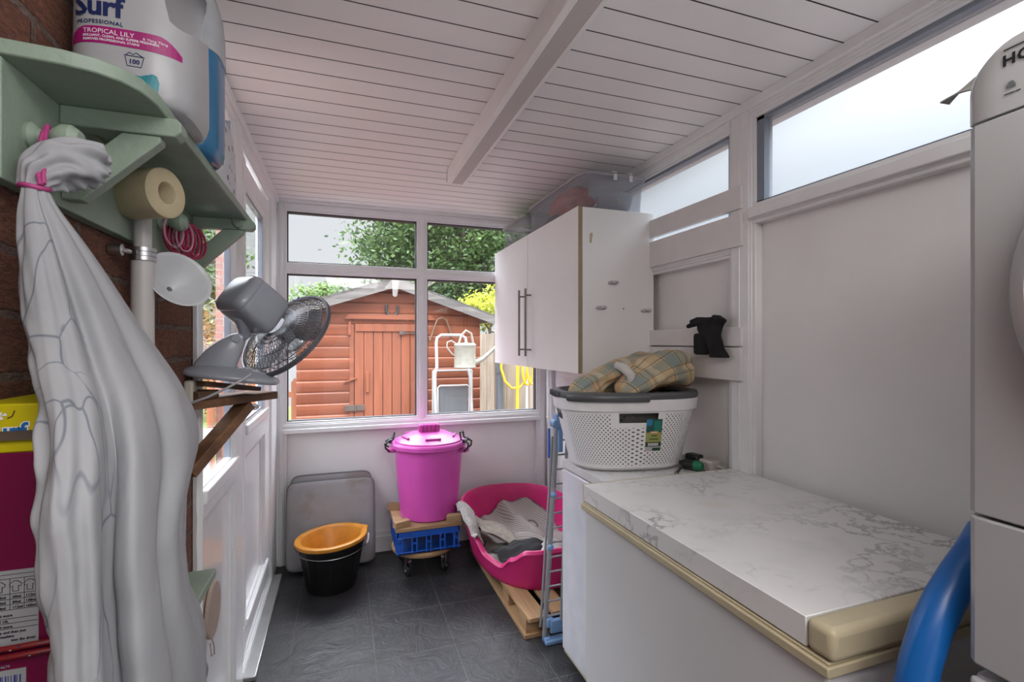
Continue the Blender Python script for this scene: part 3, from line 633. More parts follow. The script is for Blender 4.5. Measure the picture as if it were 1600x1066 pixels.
# patterned packet further along
def patt(name, c1, c2, c3, sc):
    m, nt, b = base(name, c1, .4); v = N(nt, 'ShaderNodeTexVoronoi', Scale=sc); nt.links.new(coords(nt), v.inputs['Vector'])
    f = ramp(nt, v.outputs['Distance'], .25, .28); s = nt.nodes.new('ShaderNodeSeparateColor'); nt.links.new(v.outputs['Color'], s.inputs[0])
    g = ramp(nt, s.outputs[0], .45, .5); nt.links.new(mixc(nt, f, mixc(nt, g, c2, c3), c1), b.inputs['Base Color']); return m
m = MB(); m.rings([sring(-.272, 1.27, .032 * k, .10 * k, 1.6425 + h, 3) for h, k in [(0, 1), (.05, 1), (.10, .97), (.15, .85), (.165, .7)]])
tag(m.build('patterned_packet', patt('floral_print', (.50, .50, .52), (.04, .04, .09), (.10, .22, .30), 40), angle=60), 'white packet with dark floral print at the far end of the shelf', 'packet')

# cream roll on a peg
RM = M_('cream_foam', (.56, .47, .30), .8, var=.08, sc=60, bmp=.25, bsc=400)
m = MB(); m.M = Matrix.Translation((-.346, 1.005, 1.5635)) @ rotm('Z', -26) @ rotm('Y', 90)
m.lathe([(.017, -.0), (.038, -.0), (.0415, .003), (.0415, .070), (.0385, .0725), (.019, .0725), (.017, .070), (.017, -.0)], 40)
tag(m.build('foam_roll', RM, angle=50), 'thick cream foam roll with a round hole hung from the green peg rail', 'roll')
# cloth loop of the roll: pink ribbon
PINKR = M_('pink_ribbon', (.42, .05, .20), .6, var=.25, sc=60, bmp=.2)
# pink necklace bundle on the third peg
nk = thing('skipping_rope', 'bundle of crimson and pink rope looped on the far green peg', 'rope', (-.34, 1.165, 1.55))
m = MB(); RED = M_('crimson_cord', (.30, .008, .055), .4, var=.3, sc=120)
for k in range(7):
    q = .004 * k; m.tube([(-.332 + .010 * math.sin(t * PI / 10) + q * .9, 1.19 + (.026 + q * .5) * math.sin(t * PI / 10) + q * 3.2, 1.545 - .012 - (.034 + .002 * (k % 3)) * (math.cos(t * PI / 10) * -1)) for t in range(20)], .0028, 6, True)
m.build('crimson_loops', RED, nk)
m = MB()
for k in range(3): m.tube([(-.325 + .006 * k + .008 * math.sin(t * PI / 10), 1.165 + .05 * k + .030 * math.sin(t * PI / 10), 1.545 - .008 + .032 * math.cos(t * PI / 10)) for t in range(20)], .0022, 6, True)
m.build('pink_loops', M_('pale_pink_cord', (.55, .25, .35), .5), nk)
# white pipe with clamp
wp = thing('waste_pipe', 'white plastic waste pipe running down the brick wall behind the hanging bedding', 'pipe', (-.335, 1.04, 0))
m = MB(); m.cyl((-.336, 1.035, .0), (-.336, 1.035, 1.472), .0175, 24); m.cyl((-.336, 1.035, 1.472), (-.336, 1.035, 1.545), .0135, 24); m.build('tube', M_('grey_white_pvc', (.48, .46, .45), .35, bmp=.01), wp)
m = MB()
for z in (1.458, 1.466, 1.474): m.lathe([(.0175, z - .0035), (.0205, z - .0035), (.0205, z + .0035), (.0175, z + .0035)], 24, -.336, 1.035)
m.cyl((-.336 - .010, 1.008, 1.466), (-.352, .985, 1.466), .004, 8); m.cyl((-.350, .99, 1.466), (-.368, .99, 1.466), .010, 12); m.build('clamp', CHROME, wp)
# white funnel
fu = thing('funnel', 'white plastic funnel hanging below the green shelf bracket', 'funnel', (-.28, 1.0, 1.42))
m = MB(); ax = Vector((.62, -.70, .42)).normalized(); Rm = ax.to_track_quat('Z', 'Y').to_matrix().to_4x4(); m.M = Matrix.Translation((-.292, 1.075, 1.427)) @ Rm
m.lathe([(.0065, -.075), (.009, -.038), (.014, -.034), (.045, -.004), (.051, -.001), (.055, .002), (.057, .006), (.0545, .006), (.050, .003), (.042, -.005), (.011, -.033), (.005, -.036), (.004, -.075)], 40); m.build('cone', M_('white_polythene', (.52, .53, .55), .3, bmp=.01), fu, angle=60)
m = MB(); m.tube([(-.30, 1.11, 1.482), (-.305, 1.115, 1.497), (-.312, 1.125, 1.505), (-.318, 1.13, 1.498)], .0013, 6); m.build('hook', CHROME, fu)

# bedding bundle tied with pink ribbon, hung from the first peg
def beddingm():
    m, nt, b = base('bedding_cotton', (.30, .305, .32), .85)
    c = coords(nt, 'Object'); n = N(nt, 'ShaderNodeTexNoise', Scale=7.0, Detail=4.0); nt.links.new(c, n.inputs['Vector'])
    dn = N(nt, 'ShaderNodeTexNoise', Scale=5.0, Detail=2.0); nt.links.new(c, dn.inputs['Vector']); dsc = N(nt, 'ShaderNodeVectorMath', _operation='SCALE'); dsc.inputs['Scale'].default_value = .16; nt.links.new(dn.outputs['Color'], dsc.inputs[0])
    da = N(nt, 'ShaderNodeVectorMath', _operation='ADD'); nt.links.new(coords(nt, 'Object', (1.4, 1.4, .38), rot=(.75, .3, 0)), da.inputs[0]); nt.links.new(dsc.outputs[0], da.inputs[1])
    wv = N(nt, 'ShaderNodeTexVoronoi', _feature='DISTANCE_TO_EDGE', Scale=15.0); nt.links.new(da.outputs[0], wv.inputs['Vector'])
    l1 = ramp(nt, wv.outputs['Distance'], .006, .024, (1, 1, 1), (0, 0, 0))
    s = nt.nodes.new('ShaderNodeSeparateXYZ'); nt.links.new(c, s.inputs[0])
    # printed face shows only on the near-left part of the bundle (the lining is plain)
    t = nt.nodes.new('ShaderNodeTexCoord'); su = nt.nodes.new('ShaderNodeSeparateXYZ'); nt.links.new(t.outputs['UV'], su.inputs[0])
    g = ramp(nt, su.outputs[0], .355, .362); g2 = ramp(nt, n.outputs['Fac'], .42, .55); mu = N(nt, 'ShaderNodeMath', _operation='MULTIPLY'); nt.links.new(l1, mu.inputs[0]); nt.links.new(g2, mu.inputs[1])
    inv = N(nt, 'ShaderNodeMath', _operation='SUBTRACT'); inv.inputs[0].default_value = 1.0; nt.links.new(g, inv.inputs[1])
    mu2 = N(nt, 'ShaderNodeMath', _operation='MULTIPLY'); nt.links.new(mu.outputs[0], mu2.inputs[0]); nt.links.new(inv.outputs[0], mu2.inputs[1])
    bc = mixc(nt, ramp(nt, n.outputs['Fac'], .35, .7), (.31, .315, .33), (.275, .28, .295))
    nt.links.new(mixc(nt, mu2.outputs[0], bc, (.135, .15, .18)), b.inputs['Base Color'])
    n2 = N(nt, 'ShaderNodeTexNoise', Scale=900.0); nt.links.new(c, n2.inputs['Vector']); n5 = N(nt, 'ShaderNodeTexNoise', Scale=16.0, Detail=3.0); nt.links.new(coords(nt, 'Object', (1, 1, .5)), n5.inputs['Vector']); bump(nt, b, n5.outputs['Fac'], .25, .02); return m
BED = beddingm()
BT = [(1.480, -.322, .010, .683, .010), (1.465, -.320, .014, .685, .018), (1.45, -.318, .020, .690, .026), (1.42, -.312, .028, .702, .047), (1.38, -.304, .036, .718, .073), (1.33, -.294, .042, .741, .104), (1.28, -.272, .044, .739, .138), (1.25, -.25, .044, .715, .15), (1.20, -.236, .044, .713, .180), (1.16, -.232, .044, .705, .190), (1.12, -.23, .044, .675, .155), (1.08, -.23, .044, .66, .135), (1.05, -.23, .044, .667, .137), (1.0, -.23, .044, .677, .146), (.96, -.23, .044, .69, .149), (.92, -.23, .044, .707, .174), (.86, -.23, .044, .729, .195), (.62, -.23, .044, .743, .21)]
def bti(z):
    for p, q in zip(BT, BT[1:]):
        if p[0] >= z >= q[0]:
            t = (p[0] - z) / (p[0] - q[0]); t = t * t * (3 - 2 * t) if False else t
            return [p[k] + (q[k] - p[k]) * t for k in range(1, 5)]
    return BT[-1][1:] if z < 1 else BT[0][1:]
def bag(th, z):
    zz = [bti(z + d) for d in (-.012, 0, .012)]; cx, a, cy, b = [sum(q[k] for q in zz) / 3 for k in range(4)]
    dep = (1.480 - z)
    # long folds that fan out from the knot; angle 0 = towards the room, -pi/2 = towards the camera
    f = 0
    for c0, w, am, dr in ((-1.98, .10, .30, .0), (-1.62, .12, .34, .05), (-1.22, .09, .30, -.06), (-.86, .13, .85, -.04), (-.20, .12, .32, .10), (.35, .12, .14, .1), (2.2, .3, .3, 0)):
        d = math.atan2(math.sin(th - c0 - dr * dep * 2), math.cos(th - c0 - dr * dep * 2)); f -= am * math.exp(-(d / w) ** 2) * min(1, .45 + dep * 1.2)
    f += .16 * fn3((math.cos(th) * 1.6, math.sin(th) * 1.6, z * 3.2), 1.5, 2) + .05 * math.sin(th * 11 + z * 9) * math.exp(-dep * 6)
    left = math.exp(-((th + 2.2) / .8) ** 2); f += left * .34 * fn3((th * 2.4, z * 10, 1), 1.0, 4) + left * .15 * fn3((th * 5, z * 30, 1), 1.0, 9)
    f *= .55 + .45 * min(1, dep * 3)
    k = max(.35, 1 + .55 * f)
    ka = max(.5, 1 + 1.0 * f)
    return Vector((max(cx + a * ka * math.cos(th), XL + .003), cy + b * (1 + (k - 1) * (1 - abs(math.sin(th)) ** 6)) * math.sin(th), z))
bd = thing('bedding_bundle', 'pale grey leaf-print bedding bundle tied with pink ribbon hanging from the first peg', 'bedding', (-.3, .75, .62))
m = MB(); NT, NZ = 220, 200
V = [[m.V(bag(2 * PI * i / NT - PI, 1.480 - j * (.86 / NZ))) for i in range(NT)] for j in range(NZ + 1)]
for j in range(NZ):
    for i in range(NT): m.F([V[j][i], V[j][(i + 1) % NT], V[j + 1][(i + 1) % NT], V[j + 1][i]], [((i + a) / NT, 1 - (j + b) / NZ) for a, b in ((0, 0), (1, 0), (1, 1), (0, 1))])
m.build('hanging_cloth', BED, bd, angle=180)
m = MB()
def tuft(u, v):
    th = 2 * PI * u; p0, p1, p2, p3 = Vector((-.322, .683, 1.478)), Vector((-.325, .690, 1.500)), Vector((-.312, .715, 1.530)), Vector((-.280, .745, 1.532))
    c = p0 * (1 - v) ** 3 + p1 * 3 * v * (1 - v) ** 2 + p2 * 3 * v * v * (1 - v) + p3 * v ** 3
    d = (p1 - p0) * (1 - v) ** 2 + (p2 - p1) * 2 * v * (1 - v) + (p3 - p2) * v * v; d.normalize(); s1 = d.cross(Vector((0, 1, .2))).normalized(); s2 = d.cross(s1)
    r = (.010 + .0165 * math.sin(min(1, v * 1.35) * PI / 2) * (1 if v < .85 else 1 - (v - .85) * 1.6)) * (1 + .16 * math.sin(5 * th + v * 3) + .10 * math.sin(9 * th - v * 4) + .3 * fn3((math.cos(th), math.sin(th), v * 3), 2.0, 5))
    if v > .93: r *= .62
    return c + (s1 * math.cos(th) + s2 * math.sin(th)) * r
V = [[m.V(tuft(i / 72, min(1, j / 40))) for i in range(72)] for j in range(41)]
for j in range(40):
    for i in range(72): m.F([V[j][i], V[j][(i + 1) % 72], V[j + 1][(i + 1) % 72], V[j + 1][i]], [(.9, .5)] * 4)
m.F(V[40]); m.build('gathered_top', BED, bd, angle=180)
m = MB(); m.tube([(-.322 + .0120 * math.cos(t * PI / 8), .683 + .0120 * math.sin(t * PI / 8), 1.4805 + .0012 * math.sin(t * PI / 4)) for t in range(16)], .0028, 8, True)
m.tube([(-.312, .673, 1.482), (-.318, .680, 1.500), (-.326, .700, 1.528), (-.331, .718, 1.552), (-.335, .733, 1.566), (-.337, .742, 1.572), (-.340, .750, 1.566)], .0028, 8); m.tube([(-.310, .674, 1.484), (-.313, .681, 1.502), (-.321, .700, 1.529), (-.329, .719, 1.553), (-.334, .735, 1.570)], .0024, 8)
m.build('ribbon', PINKR, bd)

# magenta and yellow washing powder box
pb = thing('powder_box', 'magenta and yellow washing powder box tied with dark red cord beside the bedding', 'box', (-.33, .73, .55))
YB_ = M_('yellow_card', (.50, .42, .0), .45, var=.05, bmp=0); MB_ = M_('magenta_card', (.14, .001, .038), .4, var=.05, bmp=0)
m = MB(); m.box(XL + .003, -.286, .66, .80, .55, 1.194); m.build('carton', MB_, pb, bevel=.002)
m = MB(); m.box(XL + .002, -.285, .659, .801, 1.193, 1.245); m.build('lid', YB_, pb, bevel=.002)
YF = .6588
m = MB(); m.prism([(XL + .004, 1.245), (-.287, 1.245), (-.290, 1.257), (XL + .004, 1.259)], 'y', .79, .80); m.build('flap', YB_, pb)
m = MB()
def t2(m, s_, x, z, size, mi, bold=0, rot=0): m.mi = mi; m.text(s_, size, Matrix.Translation((x, YF - .0004, z)) @ rotm('Y', rot) @ rotm('X', 90), .0002, None, bold)
t2(m, 'urf', -.3440, 1.2085, .0235, 1, .0016); t2(m, 'urf', -.3440, 1.2085, .0235, 0, .0005)
o_ = m.M; m.M = Matrix.Translation((0, -.0003, 0)); t2(m, 'urf', -.3440, 1.2085, .0235, 0, .0005); m.M = o_
m.mi = 2; m.tube([(-.333, YF - .0004, 1.230), (-.329, YF - .0004, 1.232), (-.327, YF - .0004, 1.238)], .0006, 5); m.mi = 1
for q in range(4): m.F([m.V((-.338 + .005 * math.cos(a_), YF - .0006, 1.2325 + .004 * math.sin(a_))) for a_ in (q * 1.4, q * 1.4 + .5, q * 1.4 + .9)] + [m.V((-.338, YF - .0006, 1.2325))])
m.build('lettering', [BLUEI, WINK, M_('brown_ink', (.12, .06, .02), .5)], pb)
m = MB(); m.box(XL + .004, -.283, .654, .6585, 1.207, 1.2165); m.build('lath', wood('brown_lath', (.14, .10, .07), (.10, .07, .05), 'x', .6), pb)
m = MB(); m.mi = 0; m.box(XL + .004, -.3075, .6592, .66, .985, 1.069)
def lz(z): return .992 + (z - .868) * .62
m.mi = 1
for z in (.985, .978, .952, .943, .934, .925, .910, .902, .893): m.box(XL + .004, -.308, .6588, .6591, lz(z), lz(z) + .0004)
for x in (-.3315, -.3195): m.box(x, x + .0004, .6588, .6591, lz(.925), lz(.978))
for x in (-.3425, -.329, -.317):
    m.tube([(x + a * .6, .659, lz(.964) + b_ * .6) for a, b_ in ((0, -.008), (0, .002), (-.003, 0), (-.0045, .005), (.001, .010), (.007, .010), (.0125, .005), (.011, 0), (.008, .002), (.008, -.008))], .00035, 5, True)
for r_, z in enumerate((.9455, .9365, .9275)):
    for k, x in enumerate((-.3415, -.329, -.318)): t2(m, (('75ml', '60ml', '112ml'), ('60ml', '80ml', '138ml'), ('94ml', '112ml', '160ml'))[r_][k], x, lz(z), .0036, 1, .00006)
for st_, x_, z_ in (('20ml more', -.345, .9145), ('ml 10L', -.342, .9045), ('75ml more', -.345, .8955), ('into a cup and then put', -.352, .886), ('r machine', -.342, .879), ('into the drum', -.330, .872)): t2(m, st_, x_, lz(z_), .0036, 1, .00006)
m.mi = 0; m.box(XL + .004, -.318, .6592, .66, .90, .964); m.mi = 2
for k, w in enumerate((2, 1, 3, 1, 2, 1, 1, 3, 1, 2)): m.box(-.345 + k * .0024, -.345 + k * .0024 + w * .0006, .6588, .6591, .905, .958)
t2(m, '44679', -.341, .967, .004, 0)
m.build('label', [M_('label_paper', (.32, .32, .33), .6, bmp=0), M_('black_ink', (.02, .02, .03), .5, bmp=0), M_('violet_ink', (.03, .05, .22), .5, bmp=0)], pb)
m = MB(); CORD = patt('flecked_cord', (.19, .01, .012), (.45, .40, .34), (.03, .02, .06), 170)
for z in (.9885, .9795): m.tube([(XL + .01, .655, z), (-.33, .654, z + .001), (-.29, .654, z + .002), (-.281, .660, z + .002), (-.281, .70, z)], .0030, 8)
m.build('cord', CORD, pb)

# lower green shelf
m = MB(); m.prism([(XL + .001, .80), (-.232, .80), (-.230, 1.075), (XL + .001, 1.075)], 'z', .858, .874)
ls = thing('green_shelf', 'small sage green shelf low on the brick wall behind the hanging bedding', 'shelf', (XL, .95, .86)); m.build('shelf_board', GREEN, ls, bevel=.002)
m = MB(); m.prism([(XL + .001, .72), (XL + .02, .72), (-.26, .858), (XL + .001, .858)], 'y', .99, 1.01); m.build('bracket', GREEN, ls, bevel=.002)
# bedding lying below: printed cloth beside the wall
m = MB()
def low(u, v):
    y = .86 + .38 * u; z = .62 - .0 + (.30 - .42 * u) * (1 - v) ; x = XL + .02 + .07 * v + .02 * math.sin(u * 14 + v * 4) * (.3 + v) + .015 * fn3((u * 6, v * 6, 0), 1.0)
    return (max(x, XL + .004), y, z)
# round paper fan hanging on the lower panel
pf_ = thing('hand_fan', 'round tan disc hanging on the white lower panel beside the door', 'disc', (XL, 1.65, .5))
m = MB(); TAN = M_('tan_card', (.40, .31, .25), .6, bmp=.02)
for k, (y, z, r, x0) in enumerate(((1.585, .535, .082, XL - .009), (1.650, .520, .078, XL + .003))):
    m.M = Matrix.Translation((x0, y, z)) @ rotm('Y', 90); m.lathe([(0, 0), (r - .002, 0), (r, .002), (r, .008), (r - .002, .010), (0, .010)], 40)
m.build('disc', TAN, pf_, angle=40)
m = MB(); m.tube([(XL + .006, 1.64, .445), (XL + .01, 1.655, .41), (XL + .008, 1.67, .375), (XL + .006, 1.645, .385), (XL + .006, 1.630, .43)], .0022, 6); m.build('string', TAN, pf_)
# wall socket and wood bracket with the desk fan
ws = thing('corner_bracket', 'rough brown timber bracket shelf carrying the grey desk fan', 'shelf bracket', (-.34, 1.4, 1.1))
WD = wood('brown_timber', (.25, .125, .055), (.13, .06, .028), 'x', .6, 14, .15, .3); WD2 = wood('dark_timber', (.15, .07, .035), (.08, .038, .02), 'x', .55, 14, .15, .3)
PA, PB = Vector((-.352, 1.385, 1.152)), Vector((-.182, 1.60, 1.160))
dirp = (PB - PA).normalized(); nrm = Vector((-dirp.y, dirp.x, 0))
m = MB(); 
def pl(s, t, z): p = PA + dirp * s + nrm * t; return (p.x, p.y, z)
for z0, z1, L in ((1.142, 1.164, .275),):
    A = [pl(0, .0, 0), pl(L, 0, 0), pl(L, .10, 0), pl(.10, .10, 0)]; m.prism([(p[0], p[1]) for p in A], 'z', z0, z1)
m.build('plank', WD, ws, bevel=.002)
m = MB(); m.beam(pl(.005, .02, .985), pl(.19, .03, 1.135), .045, .028); m.build('brace', WD, ws, bevel=.002)
m = MB(); m.beam(pl(0.01, .02, 1.176), pl(.075, .03, 1.176), .06, .022); m.build('block', WD2, ws, bevel=.002)
m = MB(); m.beam(pl(.03, .02, 1.207), pl(.20, .02, 1.178), .07, .012); m.build('wedge', WD2, ws, bevel=.002)
m = MB(); m.box(XL + .0, XL + .022, 1.395, 1.435, 1.13, 1.215); so = m.build('wall_switch', M_('yellowed_plastic', (.45, .42, .36), .4), bevel=.006); tag(so, 'small yellowed switch box on the brick beside the fan bracket', 'switch')
# ---- desk fan
FG = M_('grey_fan_plastic', (.31, .325, .37), .22, var=.05, bmp=.0); FW = M_('fan_wire', (.16, .16, .175), .35, .5); BL = clearplastic('smoky_blade', (.55, .56, .58), .5, (.20, .20, .22))
FO = Vector((-.262, 1.45, 1.330))
CR = Vector((math.cos(YAW), -math.sin(YAW), 0)); CF = Vector((math.sin(YAW), math.cos(YAW), 0)); UZ = Vector((0, 0, 1))
fan = thing('desk_fan', 'grey tilted desk fan with wire cage on the timber bracket by the door', 'fan', (-.27, 1.45, 1.18))
hd = (CR * .90 + CF * .43).normalized()      # heading of the fan foot
sd = UZ.cross(hd)
def fp(a, s_, z): return FO + hd * a + sd * s_ + UZ * z
# base: tilted rounded slab
m = MB(); bz = Matrix((hd, sd, UZ)).transposed().to_4x4(); m.M = Matrix.Translation(fp(-.012, 0, -.112)) @ bz @ rotm('Y', 9)
m.rings([[(p[0] , p[1], p[2]) for p in sring(0, 0, a, b, z, 2.6, 48)] for a, b, z in ((.108, .070, -.006), (.113, .074, -.003), (.114, .075, .004), (.111, .072, .008), (.103, .065, .013), (.085, .052, .022), (.05, .033, .028))])
m.build('foot', FG, fan, angle=50)
m = MB()
prof = [(-.102, -.098), (-.092, -.070), (-.070, -.040), (-.040, -.015), (-.012, .002), (.006, .006), (.018, -.002), (.018, -.022), (.010, -.050), (.000, -.080), (-.004, -.108)]
for s0, s1, k in ((-.026, .026, 1),):
    L = [fp(a, s0, z) for a, z in prof]; Rr = [fp(a, s1, z) for a, z in prof]
    c = fp(-.035, 0, -.05)
    rs = []
    for sgn, sc_ in ((-.030, .80), (-.026, .95), (-.018, 1.0), (.018, 1.0), (.026, .95), (.030, .80)):
        rs.append([fp(-.035 + (a + .035) * sc_, sgn, -.06 + (z + .06) * sc_) for a, z in prof])
    m.rings(rs)
m.build('neck', FG, fan, angle=40)
m = MB(); m.cyl(fp(.000, -.036, -.010), fp(.000, .036, -.010), .010, 20); m.build('pivot', FG, fan)
nx = (CR * .36 + CF * .71 - UZ * .60).normalized()  # direction the air goes
u1 = UZ.cross(nx).normalized(); u2 = nx.cross(u1)
FM = Matrix((u1, u2, nx)).transposed().to_4x4()
MC = FO + CR * .043 + CF * .01 + UZ * .072        # motor centre
m = MB(); m.M = Matrix.Translation(MC) @ FM
m.rings([sring(0, 0, a, b, z, 4.5, 48) for a, b, z in ((.040, .038, -.074), (.050, .048, -.070), (.057, .054, -.058), (.0575, .0545, -.052), (.0565, .0535, -.050), (.0575, .0545, -.048), (.060, .057, .0), (.060, .057, .035), (.055, .052, .046), (.042, .040, .052))])
m.build('motor_housing', FG, fan, angle=45)
m = MB(); m.tube([fp(.006, 0, -.012), fp(.02, 0, .0), MC - nx * .02 - u2 * .045], [.013, .015, .018], 12); m.build('tilt_joint', FG, fan)
GC = MC + nx * .118
def gpt(r, t, z): return GC + (u1 * math.cos(t) + u2 * math.sin(t)) * r + nx * z
RG = .140
def gz(r, side): return side * .040 * (1 - (r / RG) ** 3.2) + side * .001
for side, nm in ((-1, 'rear_grille'), (1, 'front_grille')):
    m = MB()
    for k in range(60):
        t0 = 2 * PI * k / 60
        for dr_ in ((1,) if side > 0 else (1, -1)):
            m.tube([gpt(r, t0 + dr_ * (r / RG) * .55, gz(r, side)) for r in [.026 + (RG - .026) * q / 9 for q in range(10)]], .00075, 4, cap=False)
    for r in (.026, .06, .095, .125): m.tube([gpt(r, 2 * PI * k / 40, gz(r, side)) for k in range(40)], .0011, 5, True)
    m.build(nm, FW, fan)
m = MB(); m.tube([gpt(RG, 2 * PI * k / 60, .003) for k in range(60)], .0042, 8, True); m.tube([gpt(RG, 2 * PI * k / 60, -.004) for k in range(60)], .0042, 8, True); m.obox(gpt(RG + .003, 1.2, 0), (.02, .012, .02), FM); m.build('grille_rim', M_('dark_grey_rim', (.10, .10, .115), .4), fan)
m = MB(); m.M = Matrix.Translation(GC) @ FM; m.lathe([(0, -.022), (.018, -.022), (.022, -.016), (.022, .012), (.014, .02), (0, .022)], 24); hub = m.build('hub', FG, fan)
for k in range(3):
    m = MB(); m.M = Matrix.Translation(GC) @ FM @ rotm('Z', 120 * k + 20)
    def bl(u, v):
        r = .020 + .100 * v; w = .022 + .085 * math.sin(min(1, v * 1.1) * PI * .62); t = (u - .5) * w / r + .35 * v; return (r * math.cos(t), r * math.sin(t), (u - .5) * .030 * (1 - .3 * v))
    m.grid(bl, 12, 12, .0012); m.build('blade', BL, fan)
m = MB(); m.M = Matrix.Translation(GC + nx * .041) @ FM; m.lathe([(0, 0), (.024, 0), (.026, .003), (.02, .006), (0, .007)], 24); m.build('badge', STEEL, fan)
m = MB(); CBL = M_('grey_cable', (.42, .42, .45), .4, bmp=0)
m.tube([fp(.035, -.072, -.100), fp(.02, -.082, -.112), fp(-.02, -.086, -.135), fp(-.06, -.08, -.155), fp(-.10, -.065, -.170), fp(-.125, -.045, -.176), (-.352, 1.395, 1.150), (-.362, 1.378, 1.12), (-.362, 1.375, .95), (-.3625, 1.385, .93), (-.363, 1.38, .85), (-.363, 1.37, .72), (-.363, 1.36, .5)], .0032, 8); m.build('cable', CBL, fan)
for k in range(3):
    m = MB(); m.obox(fp(.040 + .020 * k, -.01, -.099 - .004 * k), (.014, .02, .014), bz @ rotm('Y', 8.5)); m.build('button', M_('button_grey', (.12, .12, .13), .4) if k == 0 else bpy.data.materials['button_grey'], fan, bevel=.002)

# ================================================================== RIGHT SIDE
# wooden boards on the wall
BRD = M_('white_painted_board', (.74, .72, .71), .5, var=.08, sc=14, bmp=.08)
bl_ = [('upper', 1.785, 1.866), ('second', 1.652, 1.768), ('third', 1.296, 1.364), ('lowest', 1.172, 1.290)]
LB = ['white painted board highest on the right wall across the frosted window', 'white painted board second from the top on the right wall', 'narrow white painted board behind the black gloves', 'lowest white painted board on the right wall below the black gloves']
for i, (nm, z0, z1) in enumerate(bl_):
    m = MB(); m.box(XR - .022, XR - .001, 1.356, 2.2, z0, z1); tag(m.build('wall_board', BRD, bevel=.002), LB[i], 'board', 'white boards fixed across the right wall')
# black gloves hung over the third board
gl = thing('glove', 'black knitted glove tucked behind the black hat on the white wall board', 'glove', (XR - .04, 1.5, 1.35))
BLK = M_('black_fleece', (.010, .010, .012), .95, var=.3, bmp=.5, bsc=300)
m = MB()
def gb(u, v):
    th = 2 * PI * u; z = 1.404 - .150 * v; w = (.052 + .012 * math.sin(v * 5 + 1)) * (1 - max(0, .12 - v) * 3.5); y = 1.475 - .030 * v + .012 * math.sin(v * 4)
    r = 1 + .12 * math.sin(3 * th + v * 5) + .12 * fn3((math.cos(th) * 2, math.sin(th) * 2, v * 4), 1.3, 3); t = .022 * (1 - .3 * v) * (1 - max(0, .1 - v) * 5)
    return (XR - .046 + t * r * math.cos(th), y + w * r * math.sin(th), z)
V = [[m.V(gb(i / 40, j / 24)) for i in range(40)] for j in range(25)]
for j in range(24):
    for i in range(40): m.F([V[j][i], V[j][(i + 1) % 40], V[j + 1][(i + 1) % 40], V[j + 1][i]])
m.F(V[0][::-1]); m.F(V[24]); tag(m.build('beanie_hat', BLK, angle=180), 'black fleece hat draped over the narrow white wall board', 'hat')
for k, (a, b_) in enumerate((((XR - .055, 1.50, 1.385), (XR - .062, 1.585, 1.372)), ((XR - .050, 1.505, 1.392), (XR - .055, 1.575, 1.390)), ((XR - .055, 1.45, 1.398), (XR - .055, 1.395, 1.385)))):
    a, b_ = Vector(a), Vector(b_); m = MB(); m.tube([a, (a + b_) / 2 + Vector((0, 0, .005)), b_], [.014, .012, .008], 10); m.build('finger', BLK, gl, angle=180)
m = MB(); m.box(XR - .062, XR - .03, 1.49, 1.56, 1.262, 1.345); m.build('palm', BLK, gl, bevel=.012, seg=3)
m = MB(); m.tube([(XR - .022, 1.425, 1.272), (XR - .034, 1.425, 1.272), (XR - .040, 1.425, 1.264), (XR - .036, 1.425, 1.256), (XR - .028, 1.425, 1.256)], .0022, 6); tag(m.build('cup_hook', M_('white_hook', (.6, .6, .58), .3)), 'small white cup hook screwed into the lowest wall board', 'hook')

# wall cabinet
LAM = M_('white_laminate', (.80, .79, .785), .42, var=.05, sc=4, bmp=.02); EDGE = M_('yellowed_edge', (.32, .25, .14), .6, var=.2)
cb_ = thing('wall_cabinet', 'white two-door wall cabinet mounted under the ceiling in the far right corner', 'cabinet', (1.15, 2.5, 1.18))
m = MB(); m.box(.985, XR, 1.895, 1.913, 1.176, 1.90); m.box(.985, XR, 3.10, 3.118, 1.176, 1.90); m.box(.985, XR, 1.91, 3.10, 1.176, 1.194); m.box(.985, XR, 1.91, 3.10, 1.882, 1.90); m.box(XR - .008, XR, 1.91, 3.1, 1.19, 1.89); m.build('carcass', LAM, cb_, bevel=.001, seg=1)
for y0, y1, hy in ((1.897, 2.503, 2.455), (2.507, 3.115, 2.555)):
    m = MB(); m.mi = 0; m.box(.965, .982, y0, y1, 1.174, 1.902); m.mi = 1; m.box(.9655, .9825, y0 - .0012, y0, 1.174, 1.902); m.box(.981, .9855, y0 + .004, y1, 1.18, 1.895)
    d = m.build('door', [LAM, EDGE], cb_, bevel=0)
    m = MB(); m.cyl((.933, hy, 1.235), (.933, hy, 1.60), .006, 12)
    for z in (1.27, 1.565): m.cyl((.933, hy, z), (.966, hy, z), .0045, 10)
    m.build('handle', M_('dark_nickel', (.20, .185, .17), .35, .9, bmp=0) if hy < 2.5 else bpy.data.materials['dark_nickel'], d)
for i, (x, z) in enumerate(((1.135, 1.575), (1.075, 1.462), (1.305, 1.455))):
    m = MB(); m.box(x - .014, x + .018, 1.888, 1.896, z - .008, z + .008); m.box(x + .0, x + .022, 1.878, 1.889, z - .005, z + .006); m.box(x - .024, x - .006, 1.882, 1.896, z - .006, z + .004); m.build('hinge_plate', CHROME, cb_, bevel=.0015)
m = MB(); m.cyl((1.19, 1.893, 1.46), (1.19, 1.896, 1.46), .003, 8); m.build('screw_hole', GASK, cb_)
m = MB(); m.box(1.020, 1.030, 1.8938, 1.8945, 1.745, 1.785); m.box(1.026, 1.034, 1.8936, 1.8945, 1.77, 1.79); m.build('glue_mark', M_('glue_brown', (.50, .42, .26), .6, var=.3), cb_, bevel=.0003)

